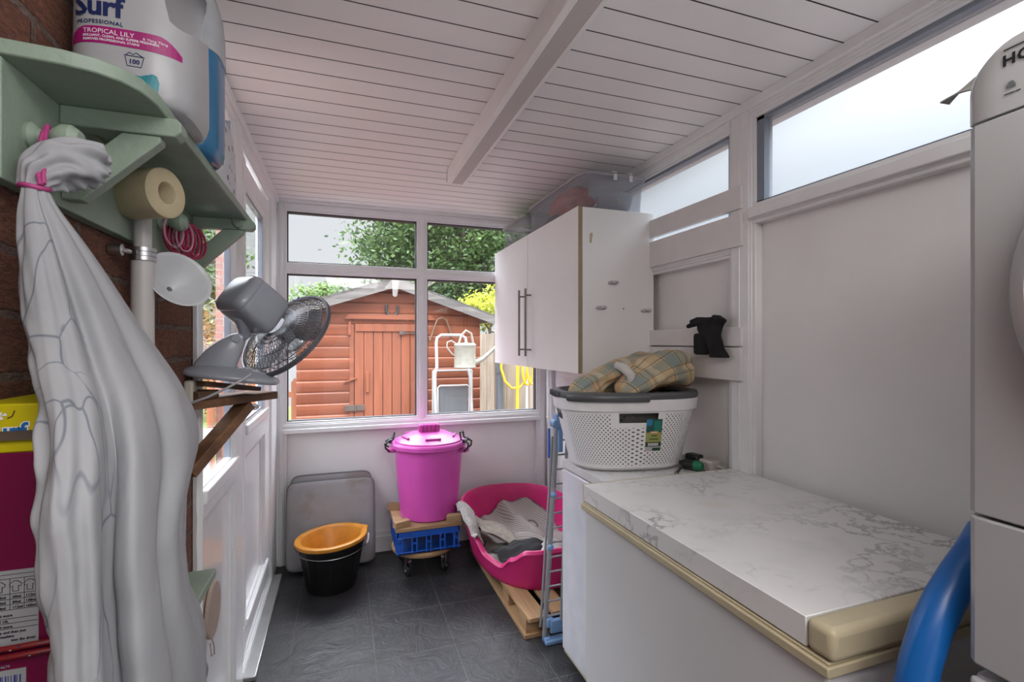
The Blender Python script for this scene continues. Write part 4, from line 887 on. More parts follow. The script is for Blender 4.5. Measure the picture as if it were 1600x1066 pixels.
# storage boxes on the cabinet
BOXP = clearplastic('clear_storage_plastic', (.80, .82, .85), .30, (.50, .51, .55)); LIDP = clearplastic('clear_lid_plastic', (.72, .73, .76), .55, (.48, .46, .49))
def sbox(name, label, x0, x1, y0, y1, z0, z1, lid=True):
    t = thing(name, label, 'storage box', ((x0 + x1) / 2, (y0 + y1) / 2, z0), 'clear storage boxes on the cabinet')
    cx, cy, a, b = (x0 + x1) / 2, (y0 + y1) / 2, (x1 - x0) / 2, (y1 - y0) / 2; m = MB()
    def R_(k, z, e=9): return sring(cx, cy, a - k, b - k, z, e, 56)
    m.rings([R_(.022, z0), R_(.012, z0 + .006), R_(.006, z1 - .02), R_(.002, z1 - .018), R_(.002, z1)], cap1=False); m.build('tub', BOXP, t, angle=60)
    m = MB(); m.rings([R_(.004, z1 - .006), R_(-.006, z1 - .006), R_(-.008, z1 - .001), R_(-.006, z1 + .007), R_(.004, z1 + .009), R_(.014, z1 + .004)], cap0=False); m.build('lid', LIDP, t, angle=60)
    return t
Z1 = 1.902
b1 = sbox('storage_box', 'large clear storage box with pink and dark cloth inside on the cabinet', 1.00, 1.338, 1.915, 2.62, Z1, 2.062)
for x in (1.145, 1.225):
    m = MB(); m.box(x, x + .016, 1.899, 1.906, 2.037, 2.064); m.box(x - .004, x + .018, 1.905, 1.93, 2.0715, 2.076); m.build('lid_clip', M_('white_clip', (.68, .68, .68), .4) if x < 1.2 else bpy.data.materials['white_clip'], b1, bevel=.001)
b2 = sbox('storage_box', 'smaller clear storage box with green bag on its lid, beside the large box', 1.00, 1.30, 2.66, 3.08, Z1, 2.052)
def lump(name, label, cat, c, r, mat, seed, amp=.35, group=None, n=40, parent=None):
    m = MB(); c = Vector(c)
    V = []
    for j in range(n // 2 + 1):
        ph = PI * j / (n // 2); row = []
        for i in range(n):
            th = 2 * PI * i / n; d = Vector((math.sin(ph) * math.cos(th), math.sin(ph) * math.sin(th), math.cos(ph))); k = 1 + amp * fn3(d * 1.6, 1.0, seed) + amp * .4 * fn3(d * 5, 1.0, seed + 1)
            row.append(m.V((c.x + d.x * r[0] * k, c.y + d.y * r[1] * k, max(c.z - r[2], c.z + d.z * r[2] * k))))
        V.append(row)
    for j in range(n // 2):
        for i in range(n): m.F([V[j][i], V[j][(i + 1) % n], V[j + 1][(i + 1) % n], V[j + 1][i]])
    bmesh.ops.remove_doubles(m.bm, verts=m.bm.verts[:], dist=.0001)
    o = m.build(name, mat, parent, angle=180)
    if label: tag(o, label, cat, group)
    return o
PKC = M_('coral_cloth', (.60, .10, .09), .8, var=.3); DKC = M_('slate_cloth', (.07, .08, .10), .9, var=.3); GRB = M_('lime_plastic_bag', (.12, .42, .02), .3, var=.4)
lump('folded_cloth', 'coral pink cloth inside the large clear storage box', 'cloth', (1.10, 2.25, 2.01), (.075, .19, .065), PKC, 3)
lump('folded_cloth', 'dark slate cloth at the bottom of the large clear storage box', 'cloth', (1.13, 2.35, 1.945), (.10, .22, .035), DKC, 4)
lump('folded_cloth', 'grey cloth inside the smaller clear storage box', 'cloth', (1.12, 2.88, 1.94), (.09, .16, .03), M_('grey_cloth', (.15, .17, .20), .9, var=.3), 6)
bw_ = thing('mixing_bowl', 'pale grey plastic bowl with label inside the large clear storage box', 'bowl', (1.22, 2.0, 1.91))
m = MB(); m.lathe([(0, 1.912), (.055, 1.912), (.062, 1.918), (.078, 1.955), (.085, 1.99), (.089, 2.0), (.085, 2.0), (.075, 1.955), (.058, 1.92), (0, 1.918)], 40, 1.225, 2.035); m.build('body', M_('bowl_grey', (.42, .43, .47), .35), bw_, angle=60)
m = MB(); m.box(1.195, 1.245, 1.956, 1.9575, 1.948, 1.975); m.build('label', patt('bowl_label', (.55, .50, .44), (.35, .28, .16), (.2, .2, .2), 90), bw_)
m = MB(); m.grid(lambda u, v: (1.005 + .25 * u, 2.66 + .42 * v, 2.072 + .030 * abs(fn3((u * 3, v * 3, 0), 1.3, 5)) + .020 * math.sin(PI * u) * math.sin(PI * v) + (-.02 * max(0, .12 - u) / .12)), 24, 30, .003)
tag(m.build('carrier_bag', GRB, angle=180), 'crumpled lime green plastic bag lying on the smaller storage box', 'bag')

# chest freezer
FZ = M_('freezer_enamel', (.66, .655, .65), .25, var=.05, sc=5, bmp=.01); CRM = M_('cream_plastic', (.52, .45, .30), .42, var=.15, sc=12)
fz = thing('chest_freezer', 'white chest freezer with marble-effect lid against the right wall', 'freezer', (1.04, .98, 0))
m = MB(); m.box(.738, XR - .004, .572, 1.400, .03, .772); m.box(.76, XR - .02, .60, 1.38, 0, .035); m.build('body', FZ, fz, bevel=.006)
m = MB(); m.box(.726, XR - .004, .562, 1.408, .774, .792); m.box(.732, XR - .004, .566, 1.406, .792, .797); m.build('seal_strip', CRM, fz, bevel=.004)
m = MB(); m.mi = 0; m.box(.733, XR - .003, .607, 1.405, .800, .851); m.mi = 1; m.box(.7335, XR - .003, 1.4045, 1.411, .80, .8515)
m.build('lid', [MARBLE, CRM], fz, bevel=.0015, seg=1)
m = MB(); m.box(.730, XR - .003, .556, .606, .799, .853); m.build('end_cap', CRM, fz, bevel=.012, seg=4)

# under-counter fridge behind the freezer
fr = thing('fridge', 'white undercounter fridge between the chest freezer and the clothes airer', 'fridge', (1.1, 1.63, 0))
m = MB(); m.box(.885, XR - .004, 1.425, 1.835, .03, .795); m.box(.90, XR - .03, 1.44, 1.82, 0, .03); m.build('body', FZ, fr, bevel=.004)
m = MB(); m.box(.861, .884, 1.425, 1.838, .045, .788); m.build('door', M_('fridge_door_white', (.66, .66, .70), .22, bmp=.005), fr, bevel=.006)
m = MB(); m.mi = 0; m.box(.872, XR - .004, 1.425, 1.838, .796, .826); m.mi = 1; m.box(.861, .873, 1.425, 1.84, .794, .826); m.build('worktop', [MARBLE, M_('white_trim', (.66, .65, .65), .3)], fr, bevel=.002)
m = MB(); m.box(.868, .90, 1.43, 1.835, .03, .044); m.build('kick_strip', CRM, fr, bevel=.002)

# laundry basket on the fridge
bk = thing('laundry_basket', 'white perforated laundry basket with dark grey rim on the fridge', 'laundry basket', (1.06, 1.68, .828))
BCX, BCY, BR = 1.062, 1.690, math.radians(-13)
def perfm():
    m, nt, b = base('perforated_white_plastic', (.84, .84, .845), .35)
    t = nt.nodes.new('ShaderNodeTexCoord'); s = nt.nodes.new('ShaderNodeSeparateXYZ'); nt.links.new(t.outputs['UV'], s.inputs[0])
    def mth(op, a, b_=None, c_=None):
        n = nt.nodes.new('ShaderNodeMath'); n.operation = op
        for i, q in enumerate((a, b_, c_)):
            if q is None: continue
            if isinstance(q, (int, float)): n.inputs[i].default_value = q
            else: nt.links.new(q, n.inputs[i])
        return n.outputs[0]
    u = mth('MULTIPLY', s.outputs[0], 92.0); v = mth('MULTIPLY', s.outputs[1], 13.5)
    def dots(du, dv):
        a = mth('SUBTRACT', mth('FRACT', mth('ADD', u, du)), .5); b_ = mth('SUBTRACT', mth('FRACT', mth('ADD', v, dv)), .5)
        return mth('SQRT', mth('ADD', mth('MULTIPLY', a, a), mth('MULTIPLY', b_, b_)))
    d = mth('MINIMUM', dots(0, 0), dots(.5, .5)); hole = mth('LESS_THAN', d, .16)
    hole = mth('MULTIPLY', hole, mth('GREATER_THAN', s.outputs[1], .04)); hole = mth('MULTIPLY', hole, mth('LESS_THAN', s.outputs[1], .93))
    # plain ends and plain patch under each hand hole
    uu = mth('PINGPONG', mth('ADD', s.outputs[0], 0.0), .25)
    hole = mth('MULTIPLY', hole, mth('GREATER_THAN', uu, .055))
    near = mth('MULTIPLY', mth('GREATER_THAN', uu, .205), mth('GREATER_THAN', s.outputs[1], .70)); hole = mth('MULTIPLY', hole, mth('SUBTRACT', 1.0, near))
    slot = mth('MULTIPLY', mth('MULTIPLY', mth('GREATER_THAN', uu, .221), mth('GREATER_THAN', s.outputs[1], .79)), mth('LESS_THAN', s.outputs[1], .955))
    slot2 = mth('MULTIPLY', mth('MULTIPLY', mth('LESS_THAN', uu, .028), mth('GREATER_THAN', s.outputs[1], .79)), mth('LESS_THAN', s.outputs[1], .955))
    hole = mth('MAXIMUM', hole, mth('MAXIMUM', slot, slot2))
    tr = nt.nodes.new('ShaderNodeBsdfTransparent'); mx = nt.nodes.new('ShaderNodeMixShader'); nt.links.new(hole, mx.inputs[0]); nt.links.new(b.outputs[0], mx.inputs[1]); nt.links.new(tr.outputs[0], mx.inputs[2])
    nt.links.new(mx.outputs[0], nt.nodes['Material Output'].inputs[0]); return m
def bring(a, b, z, e=2.7, n=120): return sring(BCX, BCY, a, b, z, e, n, BR)
A0, B0, A1, B1 = .215, .135, .270, .172
m = MB(); ks = [i / 10 for i in range(11)]
m.rings([bring(A0 + (A1 - A0) * k, B0 + (B1 - B0) * k, .842 + .218 * k) for k in ks], False, False); m.build('side', perfm(), bk, angle=60)
BKW = M_('basket_white', (.84, .84, .845), .35, bmp=0)
m = MB(); m.rings([bring(A0 - .03, B0 - .03, .828), bring(A0 - .012, B0 - .012, .830), bring(A0, B0, .843)], True, False); m.build('bottom', BKW, bk, angle=60)
m = MB(); m.rings([bring(A1 - .002, B1 - .002, 1.058), bring(A1 + .007, B1 + .007, 1.058), bring(A1 + .012, B1 + .012, 1.100), bring(A1 + .006, B1 + .006, 1.101), bring(A1 + .000, B1, 1.065)], False, False); m.build('collar', BKW, bk, angle=40)
GRM = M_('dark_grey_rim_plastic', (.09, .095, .10), .35, bmp=.02)
m = MB(); m.rings([bring(A1 - .01, B1 - .01, 1.098), bring(A1 + .011, B1 + .011, 1.100), bring(A1 + .014, B1 + .014, 1.112), bring(A1 + .009, B1 + .009, 1.124), bring(A1 - .012, B1 - .012, 1.126), bring(A1 - .02, B1 - .02, 1.110)], False, False); m.build('rim', GRM, bk, angle=50)
for sgn in (1, -1):
    for lo, hi in ((PI + .55 if sgn > 0 else .55, PI * 1.5 + .05 if sgn > 0 else PI * .5 + .05),):
        m = MB(); rs = []
        for i in range(25):
            t = lo + (hi - lo) * i / 24; c_, s_ = math.cos(t), math.sin(t)
            x = (A1 + .012) * math.copysign(abs(c_) ** (2 / 2.7), c_); y = (B1 + .012) * math.copysign(abs(s_) ** (2 / 2.7), s_)
            rs.append((BCX + x * math.cos(BR) - y * math.sin(BR), BCY + x * math.sin(BR) + y * math.cos(BR), 1.108))
        m.tube(rs, .017, 12); m.build('handle_grip', GRM, bk, angle=60)
for i in range(6):
    m = MB(); c_ = PI + .04 + i * .075 - .18; x = (A1 + .018) * math.copysign(abs(math.cos(c_)) ** (2 / 2.7), math.cos(c_)); y = (B1 + .018) * math.copysign(abs(math.sin(c_)) ** (2 / 2.7), math.sin(c_))
    p = (BCX + x * math.cos(BR) - y * math.sin(BR), BCY + x * math.sin(BR) + y * math.cos(BR), 1.112); m.obox(p, (.012, .006, .022), rotm('Z', -13)); m.build('rib', GRM, bk, bevel=.003)
# basket sticker, curved onto the front
m = MB()
def bpt(x, k, off):
    a = A0 + (A1 - A0) * k; b = B0 + (B1 - B0) * k; q = min(.98, abs(x / a)); y = -b * (1 - q ** 2.7) ** (1 / 2.7) - off
    return Vector((BCX + x * math.cos(BR) - y * math.sin(BR), BCY + x * math.sin(BR) + y * math.cos(BR), .842 + .218 * k))
def patch(x0, x1, k0, k1, mi, off=.0012):
    m.mi = mi; n = 6
    for i in range(n):
        a, b = x0 + (x1 - x0) * i / n, x0 + (x1 - x0) * (i + 1) / n; m.F([m.V(bpt(a, k0, off)), m.V(bpt(b, k0, off)), m.V(bpt(b, k1, off)), m.V(bpt(a, k1, off))])
SX = .030
patch(SX, SX + .062, .62, .85, 0); patch(SX, SX + .022, .74, .85, 1, .0015); patch(SX + .030, SX + .058, .64, .82, 2, .0015); patch(SX, SX + .062, .45, .62, 3); patch(SX + .014, SX + .048, .60, .64, 4, .0016); patch(SX, SX + .062, .37, .45, 5); patch(SX, SX + .062, .29, .37, 6); patch(SX + .028, SX + .060, .30, .35, 5, .0015)
for q in range(6): patch(SX + .010 + q * .007, SX + .015 + q * .007, .385, .435, 7, .0019)   # unreadable print: short ink marks
patch(SX + .022, SX + .044, .555, .570, 5, .0019); patch(SX + .014, SX + .050, .495, .510, 5, .0019); patch(SX + .020, SX + .044, .612, .630, 7, .0019)
m.build('sticker', [M_('deep_green', (.02, .10, .09), .4), M_('sky_blue', (.03, .22, .38), .4), M_('bottle_green', (.02, .22, .16), .4), M_('olive', (.36, .38, .12), .4), M_('orange', (.65, .28, .06), .4), M_('forest', (.02, .07, .03), .4), M_('paper_white', (.5, .5, .5), .5), WINK], bk)
# plaid bedding in the basket
def plaid():
    m, nt, b = base('plaid_cotton', (.5, .4, .25), .85); t = nt.nodes.new('ShaderNodeTexCoord'); mp = nt.nodes.new('ShaderNodeMapping'); nt.links.new(t.outputs['UV'], mp.inputs[0]); mp.inputs['Scale'].default_value = (2.4, 2.4, 1)
    s = nt.nodes.new('ShaderNodeSeparateXYZ'); nt.links.new(mp.outputs[0], s.inputs[0])
    def mth(op, a, b_=None):
        n = nt.nodes.new('ShaderNodeMath'); n.operation = op
        for i, q in enumerate((a, b_)):
            if q is None: continue
            if isinstance(q, (int, float)): n.inputs[i].default_value = q
            else: nt.links.new(q, n.inputs[i])
        return n.outputs[0]
    def band(src, c, w):
        d = mth('ABSOLUTE', mth('SUBTRACT', mth('FRACT', src), c)); return mth('LESS_THAN', d, w)
    col = (.50, .38, .22)
    X, Y = s.outputs[0], s.outputs[1]; cur = mixc(nt, mth('MULTIPLY', band(X, .25, .11), .55), col, (.16, .24, .24))
    cur = mixc(nt, mth('MULTIPLY', band(Y, .3, .12), .6), cur, (.15, .23, .24)); cur = mixc(nt, mth('MULTIPLY', band(X, .72, .10), .5), cur, (.60, .30, .17)); cur = mixc(nt, mth('MULTIPLY', band(Y, .75, .08), .5), cur, (.62, .52, .36))
    for c in (.12, .40, .55): cur = mixc(nt, mth('MULTIPLY', band(X, c, .007), .8), cur, (.05, .06, .06))
    for c in (.14, .46, .6): cur = mixc(nt, mth('MULTIPLY', band(Y, c, .008), .8), cur, (.05, .06, .06))
    cur = mixc(nt, mth('MULTIPLY', band(X, .88, .008), .7), cur, (.65, .58, .45))
    nt.links.new(cur, b.inputs['Base Color']); n2 = N(nt, 'ShaderNodeTexNoise', Scale=500.0); nt.links.new(coords(nt), n2.inputs['Vector']); bump(nt, b, n2.outputs['Fac'], .15, .002); return m
PLD = plaid(); WFL = M_('white_fleece', (.62, .60, .57), .95, bmp=.4, bsc=300)
pc = thing('plaid_bedding', 'beige and teal plaid pillowcases heaped in the white laundry basket', 'bedding', (1.08, 1.68, 1.1))
def roll(name, p0, p1, r0, r1, seed, mat, flat=.7, tw=1.0, uvs=(1, 1)):
    p0, p1 = Vector(p0), Vector(p1); d = (p1 - p0); L = d.length; d.normalize(); s1 = d.cross(UZ).normalized(); s2 = s1.cross(d); m = MB()
    def f(u, v):
        t = 2 * PI * u; r = (r0 + (r1 - r0) * v) * (math.sin(min(1, max(0, v * 1.02 - .01) * 5) * PI / 2) ** .5 * .45 + .55) * (1 if v < .9 else 1 - (v - .9) * 3.2)
        r *= 1 + .22 * fn3((math.cos(t) * 1.2, math.sin(t) * 1.2, v * 2.5), 1.2, seed) + .11 * math.sin(3 * t + v * 9 * tw + seed) + .07 * (1 - abs(math.sin(v * 13 + 1.5 * t + seed))) + .06 * (1 - abs(math.sin(5 * t - v * 7)))
        return p0 + d * L * v + s1 * math.cos(t) * r + s2 * math.sin(t) * r * flat + UZ * .02 * math.sin(PI * v)
    V = [[m.V(f(i / 48, j / 40)) for i in range(48)] for j in range(41)]
    for j in range(40):
        for i in range(48): m.F([V[j][i], V[j][(i + 1) % 48], V[j + 1][(i + 1) % 48], V[j + 1][i]], [((i + a) / 48 * uvs[0], (j + b) / 40 * uvs[1]) for a, b in ((0, 0), (1, 0), (1, 1), (0, 1))])
    m.F(V[0][::-1]); m.F(V[40]); return m.build(name, mat, pc, angle=180)
roll('pillowcase', (.830, 1.675, 1.11), (1.22, 1.72, 1.245), .060, .050, 2, PLD, .62, 1.4, (.7, 1.2))
roll('pillowcase', (.985, 1.585, 1.115), (1.295, 1.640, 1.215), .055, .105, 7, PLD, .72, .5, (.9, .8))
roll('pillowcase', (1.00, 1.79, 1.10), (1.29, 1.76, 1.14), .06, .055, 5, PLD, .6, 1, (.8, 1))
m = MB(); m.tube([(1.018, 1.570, 1.155), (1.030, 1.585, 1.185), (1.015, 1.615, 1.212), (1.005, 1.65, 1.222)], [.013, .018, .019, .014], 12); m.build('fleece_edge', WFL, pc, angle=180)
m = MB(); m.grid(lambda u, v: (BCX + (u - .5) * .42, BCY + (v - .5) * .22 - (u - .5) * .095, 1.10 + .015 * fn3((u * 5, v * 4, 0), 1.3, 4)), 30, 16, .004); m.build('folded_sheet', PLD, pc, angle=180)
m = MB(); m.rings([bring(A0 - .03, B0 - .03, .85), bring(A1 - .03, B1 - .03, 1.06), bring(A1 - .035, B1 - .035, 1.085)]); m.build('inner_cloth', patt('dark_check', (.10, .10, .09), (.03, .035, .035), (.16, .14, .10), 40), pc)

# clutter behind the basket: extension socket, screwdriver handle, fork
ex = thing('extension_socket', 'white extension socket block with black plug on the fridge top', 'extension socket', (1.30, 1.60, .827))
o_ = Matrix.Translation((1.306, 1.530, .828)) @ rotm('Z', -82)
m = MB(); m.M = o_; m.box(-.075, .075, -.03, .03, 0, .040); m.build('block', M_('socket_white', (.50, .47, .44), .35), ex, bevel=.008)
m = MB(); m.M = o_; m.box(-.045, .015, -.042, -.0, .006, .052); m.build('plug', M_('black_plug', (.015, .015, .016), .35), ex, bevel=.008)
m = MB(); m.tube([(1.318, 1.458, .848), (1.324, 1.442, .846), (1.318, 1.428, .844), (1.29, 1.428, .836), (1.25, 1.432, .832), (1.215, 1.445, .832)], .004, 8); m.build('lead', M_('white_lead', (.60, .58, .54), .4), ex)
sdv = thing('screwdriver', 'green and black screwdriver handle lying by the extension socket', 'screwdriver', (1.22, 1.53, .83))
m = MB(); m.tube([(1.227, 1.553, .845), (1.237, 1.533, .847), (1.250, 1.498, .848)], [.012, .018, .018], 14); m.build('grip', M_('black_grip', (.02, .022, .02), .4), sdv)
m = MB(); m.tube([(1.250, 1.498, .848), (1.257, 1.478, .848), (1.260, 1.470, .848)], [.019, .018, .012], 14); m.build('end_cap', M_('green_cap', (.01, .20, .09), .35), sdv)
fk = MB(); d_ = Vector((.12, .10, 0)).normalized(); o1 = Vector((1.150, 1.480, .830)); s_ = Vector((-d_.y, d_.x, 0))
fk.tube([o1, o1 + d_ * .04 + UZ * .003, o1 + d_ * .085 + UZ * .004], [.008, .005, .004], 8)
fk.tube([o1 + d_ * .080 + UZ * .004, o1 + d_ * .09 + UZ * .003, o1 + d_ * .105 + UZ * .004], [.004, .011, .012], 8)
for k in range(4): fk.tube([o1 + d_ * .10 + s_ * (k - 1.5) * .006 + UZ * .004, o1 + d_ * .145 + s_ * (k - 1.5) * .006 + UZ * .012], .0017, 6)
tag(fk.build('fork', STEEL), 'steel dinner fork lying on the fridge top beside the basket', 'fork')

# washing machine with tumble dryer on top
TD = M_('dryer_enamel', (.46, .47, .475), .22, var=.04, sc=3, bmp=.005)
td = thing('tumble_dryer', 'white tumble dryer stacked on the washing machine at the right', 'tumble dryer', (1.07, .1, .872))
DX0, DY0, DY1 = .79, -.187, .416
def dfront(y): return DX0 - .014 * (1 - ((y - (DY0 + DY1) / 2) / ((DY1 - DY0) / 2)) ** 2)
def slab(m, z0, z1, rt=0, back=.04):
    n = 24; zs = [z0] + ([z1] if not rt else [z1 - rt] + [z1 - rt + rt * math.sin(k * PI / 16) for k in range(1, 9)])
    rs = []
    for k, z in enumerate(zs):
        ins = 0 if (not rt or z <= z1 - rt + 1e-6) else rt * (1 - math.cos(math.asin(min(1, (z - (z1 - rt)) / rt))))
        r = [(DX0 + back, DY1 - ins, z)]; r += [(dfront(DY1 - .008) + .010, DY1 - ins, z)]
        r += [(dfront(DY1 - ins - (DY1 - DY0 - 2 * ins) * i / n), DY1 - .010 - ins - (DY1 - DY0 - 2 * ins - .02) * i / n, z) for i in range(n + 1)]
        r += [(dfront(DY1 - .008) + .010, DY0 + ins, z), (DX0 + back, DY0 + ins, z)]; rs.append(r)
    m.rings(rs)
m = MB(); m.box(DX0 + .03, XR - .004, DY0 + .003, DY1 - .003, .885, 1.672); o_ = m.build('cabinet', TD, td, bevel=.012, seg=3)
m = MB(); slab(m, .884, 1.080); m.build('plinth_panel', TD, td, bevel=.003)
m = MB(); slab(m, 1.084, 1.597); fp_ = m.build('front_panel', TD, td, bevel=.002)
m = MB(); slab(m, 1.600, 1.690, .05); m.build('control_panel', TD, td, angle=50)
m = MB(); m.M = Matrix.Translation((DX0 - .010, .136, 1.372)) @ rotm('Y', -90)
m.lathe([(.225, 0), (.225, .012), (.215, .030), (.200, .038), (.185, .034), (.17, .02), (0, .02)], 64); m.build('porthole_door', TD, td, angle=40)
LG = M_('logo_grey', (.035, .037, .04), .4, bmp=0)
m = MB(); lx = Matrix(((0, 0, -1, 0), (-1, 0, 0, 0), (0, 1, 0, 0), (0, 0, 0, 1)))
m.text('HOOVER', .019, Matrix.Translation((DX0 - .0085, .3755, 1.6565)) @ lx @ Matrix.Shear('XZ', 4, (0, 0)), .0012, lambda p: Vector((dfront(p.y) - .0012, p.y, p.z)), .0007, spacing=1.1)
m.obox((0, 0, 0), (0, 0, 0), Matrix.Identity(4)) if False else None
rs = [(dfront(.374 - i * .01) - .0008, .374 - i * .01, 1.6765) for i in range(14)]; m.tube(rs, .0010, 5)
zc = 1.627; 
for k in range(7):
    m.tube([(dfront(.367) - .0008, .3665 + (k - 3) * .0013, zc + .0 ), (dfront(.367) - .0008, .3665 + (k - 3) * .0013, zc + .0085 * math.sqrt(max(.05, 1 - ((k - 3) / 3.6) ** 2)))], .0006, 4)
for y0_, y1_, z_ in ((.3735, .3635, 1.6205), (.3625, .3575, 1.6205)): m.tube([(dfront(y0_) - .0006, y0_, z_), (dfront(y1_) - .0006, y1_, z_)], .0007, 5)
m.build('logo', LG, td)
wm = thing('washing_machine', 'white washing machine standing beneath the tumble dryer', 'washing machine', (1.07, .1, 0))
m = MB(); m.box(DX0 + .012, XR - .004, DY0, DY1 - .003, .02, .868); m.build('cabinet', TD, wm, bevel=.006)
m = MB(); m.box(DX0, DX0 + .012, DY0, DY1 - .003, .02, .866); m.build('front_panel', TD, wm, bevel=.005)
m = MB(); m.M = Matrix.Translation((DX0, .11, .45)) @ rotm('Y', -90); m.lathe([(.18, 0), (.18, .01), (.165, .03), (.14, .03), (.13, .01), (0, .01)], 48); m.build('porthole_door', TD, wm, angle=40)
# things on the dryer
m = MB(); 
def pbag(u, v):
    th = 2 * PI * u; k = 1 - .22 * v + .10 * math.sin(3 * th + 2) * v + .14 * fn3((math.cos(th) * 2, math.sin(th) * 2, v * 3), 1.3, 6)
    return (.905 + .085 * k * math.cos(th), .335 + .062 * k * math.sin(th), 1.690 + .125 * v + .012 * math.sin(5 * th) * v)
V = [[m.V(pbag(i / 40, j / 20)) for i in range(40)] for j in range(21)]
for j in range(20):
    for i in range(40): m.F([V[j][i], V[j][(i + 1) % 40], V[j + 1][(i + 1) % 40], V[j + 1][i]])
m.F(V[0][::-1]); m.F(V[20])
tag(m.build('plastic_bag', clearplastic('lilac_plastic', (.55, .50, .68), .75, (.22, .22, .34)), angle=180), 'crumpled lilac plastic bag standing on the tumble dryer', 'bag')
tb = thing('tissue_box', 'pale turquoise box with torn white tissue on the tumble dryer', 'box', (.88, .27, 1.69))
m = MB(); m.box(.83, .95, .17, .292, 1.690, 1.83); m.build('carton', M_('turquoise_card', (.22, .44, .50), .5), tb, bevel=.003)
m = MB(); m.grid(lambda u, v: (.829 - .012 * math.sin(PI * u) - .006 * fn3((u * 4, v * 4, 0), 1.5, 1), .285 - .10 * u - .03 * (1 - v), 1.715 + .09 * v * (1 - .3 * math.sin(4 * u))), 12, 12, .001); m.build('tissue', M_('tissue_white', (.62, .62, .60), .9), tb, angle=180)
m = MB(); m.prism([(.409, 1.640), (.409, 1.605), (.462, 1.605), (.470, 1.603), (.462, 1.609)], 'x', .85, .90) if False else m.grid(lambda u, v: (.850 + .02 * v, .405 + .075 * (1 - u), 1.672 + .052 * u * v + .003 * math.sin(u * 6)), 10, 6, .002)
tag(m.build('dust_cloth', M_('grey_rag', (.35, .34, .32), .9)), 'corner of a grey cloth sticking out behind the tumble dryer', 'cloth')
# blue hose
m = MB(); hp = [(.93, .462, 1.02), (.90, .463, .990), (.868, .465, .962), (.835, .466, .93), (.808, .467, .895), (.786, .468, .85), (.772, .469, .80), (.765, .47, .70), (.768, .475, .5), (.78, .48, .25), (.80, .48, .03)]
m.tube(hp, .0245, 20); tag(m.build('vacuum_hose', M_('blue_hose', (.005, .12, .42), .32, bmp=.01), angle=180), 'thick bright blue hose looping between the freezer and the dryer', 'hose')

# ================================================================== FLOOR
# seat cushions leaning against the back wall
def cushm():
    m, nt, b = base('grey_cushion_fabric', (.27, .265, .275), .8); c = coords(nt); n = N(nt, 'ShaderNodeTexNoise', Scale=5.0, Detail=6.0); nt.links.new(c, n.inputs['Vector'])
    f = ramp(nt, n.outputs['Fac'], .50, .68, (0, 0, 0), (.8, .8, .8)); n3 = N(nt, 'ShaderNodeTexNoise', Scale=14.0, Detail=5.0); nt.links.new(c, n3.inputs['Vector'])
    g = ramp(nt, n3.outputs['Fac'], .4, .7, (0, 0, 0), (.3, .3, .3)); nt.links.new(mixc(nt, f, mixc(nt, g, (.28, .275, .285), (.20, .19, .195)), (.17, .125, .085)), b.inputs['Base Color'])
    n2 = N(nt, 'ShaderNodeTexNoise', Scale=300.0); nt.links.new(c, n2.inputs['Vector']); bump(nt, b, n2.outputs['Fac'], .2, .003); return m
CU = cushm(); PIP = M_('cushion_piping', (.17, .165, .175), .8)
for (nm, lab, x0, x1, h, y0, y1) in (('front', 'front grey square seat cushion leaning on the back wall, stained near its top', -.300, .182, .485, 2.968, 3.058), ('back', 'second grey square seat cushion, propped behind the stained one', -.285, .168, .505, 3.028, 3.108)):
    t = thing('seat_cushion', lab, 'cushion', ((x0 + x1) / 2, y0, 0), 'grey seat cushions against the back wall'); th = .038; ang = math.atan2(y1 - y0 - .01, h)
    cx, hw = (x0 + x1) / 2, (x1 - x0) / 2
    def F_(x, w, d): return (cx + x, y0 + d * math.cos(ang) + w * math.sin(ang), .012 + w * math.cos(ang) - d * math.sin(ang) + .012)
    m = MB(); rs = []
    for d, k in ((-.003, .90), (.001, .96), (.006, .988), (.012, 1), (.028, 1), (.034, .985), (.038, .95)):
        r = [F_(q[0], h / 2 + q[1], d) for q in sring(0, 0, hw * k, h / 2 * k, 0, 11, 72)]; rs.append(r)
    m.rings(rs); m.build('pad', CU, t, angle=60)
    for d in (.010, .030):
        m = MB(); m.tube([F_(q[0], h / 2 + q[1], d) for q in sring(0, 0, hw * 1.004, h / 2 * 1.004, 0, 11, 72)], .0035, 6, True); m.build('piping', PIP, t)
# buckets: an orange one nested in a black one
bkx, bky = -.055, 2.80
blk = thing('bucket', 'black builders bucket with wire handle in front of the grey cushions', 'bucket', (bkx, bky, 0), 'nested buckets')
m = MB(); m.lathe([(0, .0), (.122, .0), (.126, .004), (.168, .232), (.171, .236), (.171, .244), (.166, .244), (.124, .008), (0, .008)], 48, bkx, bky)
for k in range(16):
    a = 2 * PI * k / 16; m.beam((bkx + .1245 * math.cos(a), bky + .1245 * math.sin(a), .01), (bkx + .1655 * math.cos(a), bky + .1655 * math.sin(a), .225), .006, .004, up=(math.cos(a), math.sin(a), 0))
m.build('body', M_('black_bucket', (.010, .010, .011), .35, var=.4, sc=30, bmp=.03), blk, angle=40)
m = MB(); a0, a1 = math.radians(165), math.radians(375)
m.tube([(bkx + .188 * math.cos(a0 + (a1 - a0) * i / 24), bky + .188 * math.sin(a0 + (a1 - a0) * i / 24), .238 - .030 * math.sin(PI * i / 24) * (1 if i < 12 else 1.0) + .008 * i / 24) for i in range(25)], .0022, 6); m.build('wire_handle', STEEL, blk)
m = MB(); m.tube([(bkx + .190 * math.cos(a), bky + .190 * math.sin(a), z) for a, z in ((math.radians(-20), .226), (math.radians(-8), .238), (math.radians(2), .25))], .006, 10); m.build('grip', M_('white_grip', (.6, .6, .58), .4), blk)
org = thing('bucket', 'orange bucket nested inside the black bucket', 'bucket', (bkx, bky, .05), 'nested buckets')
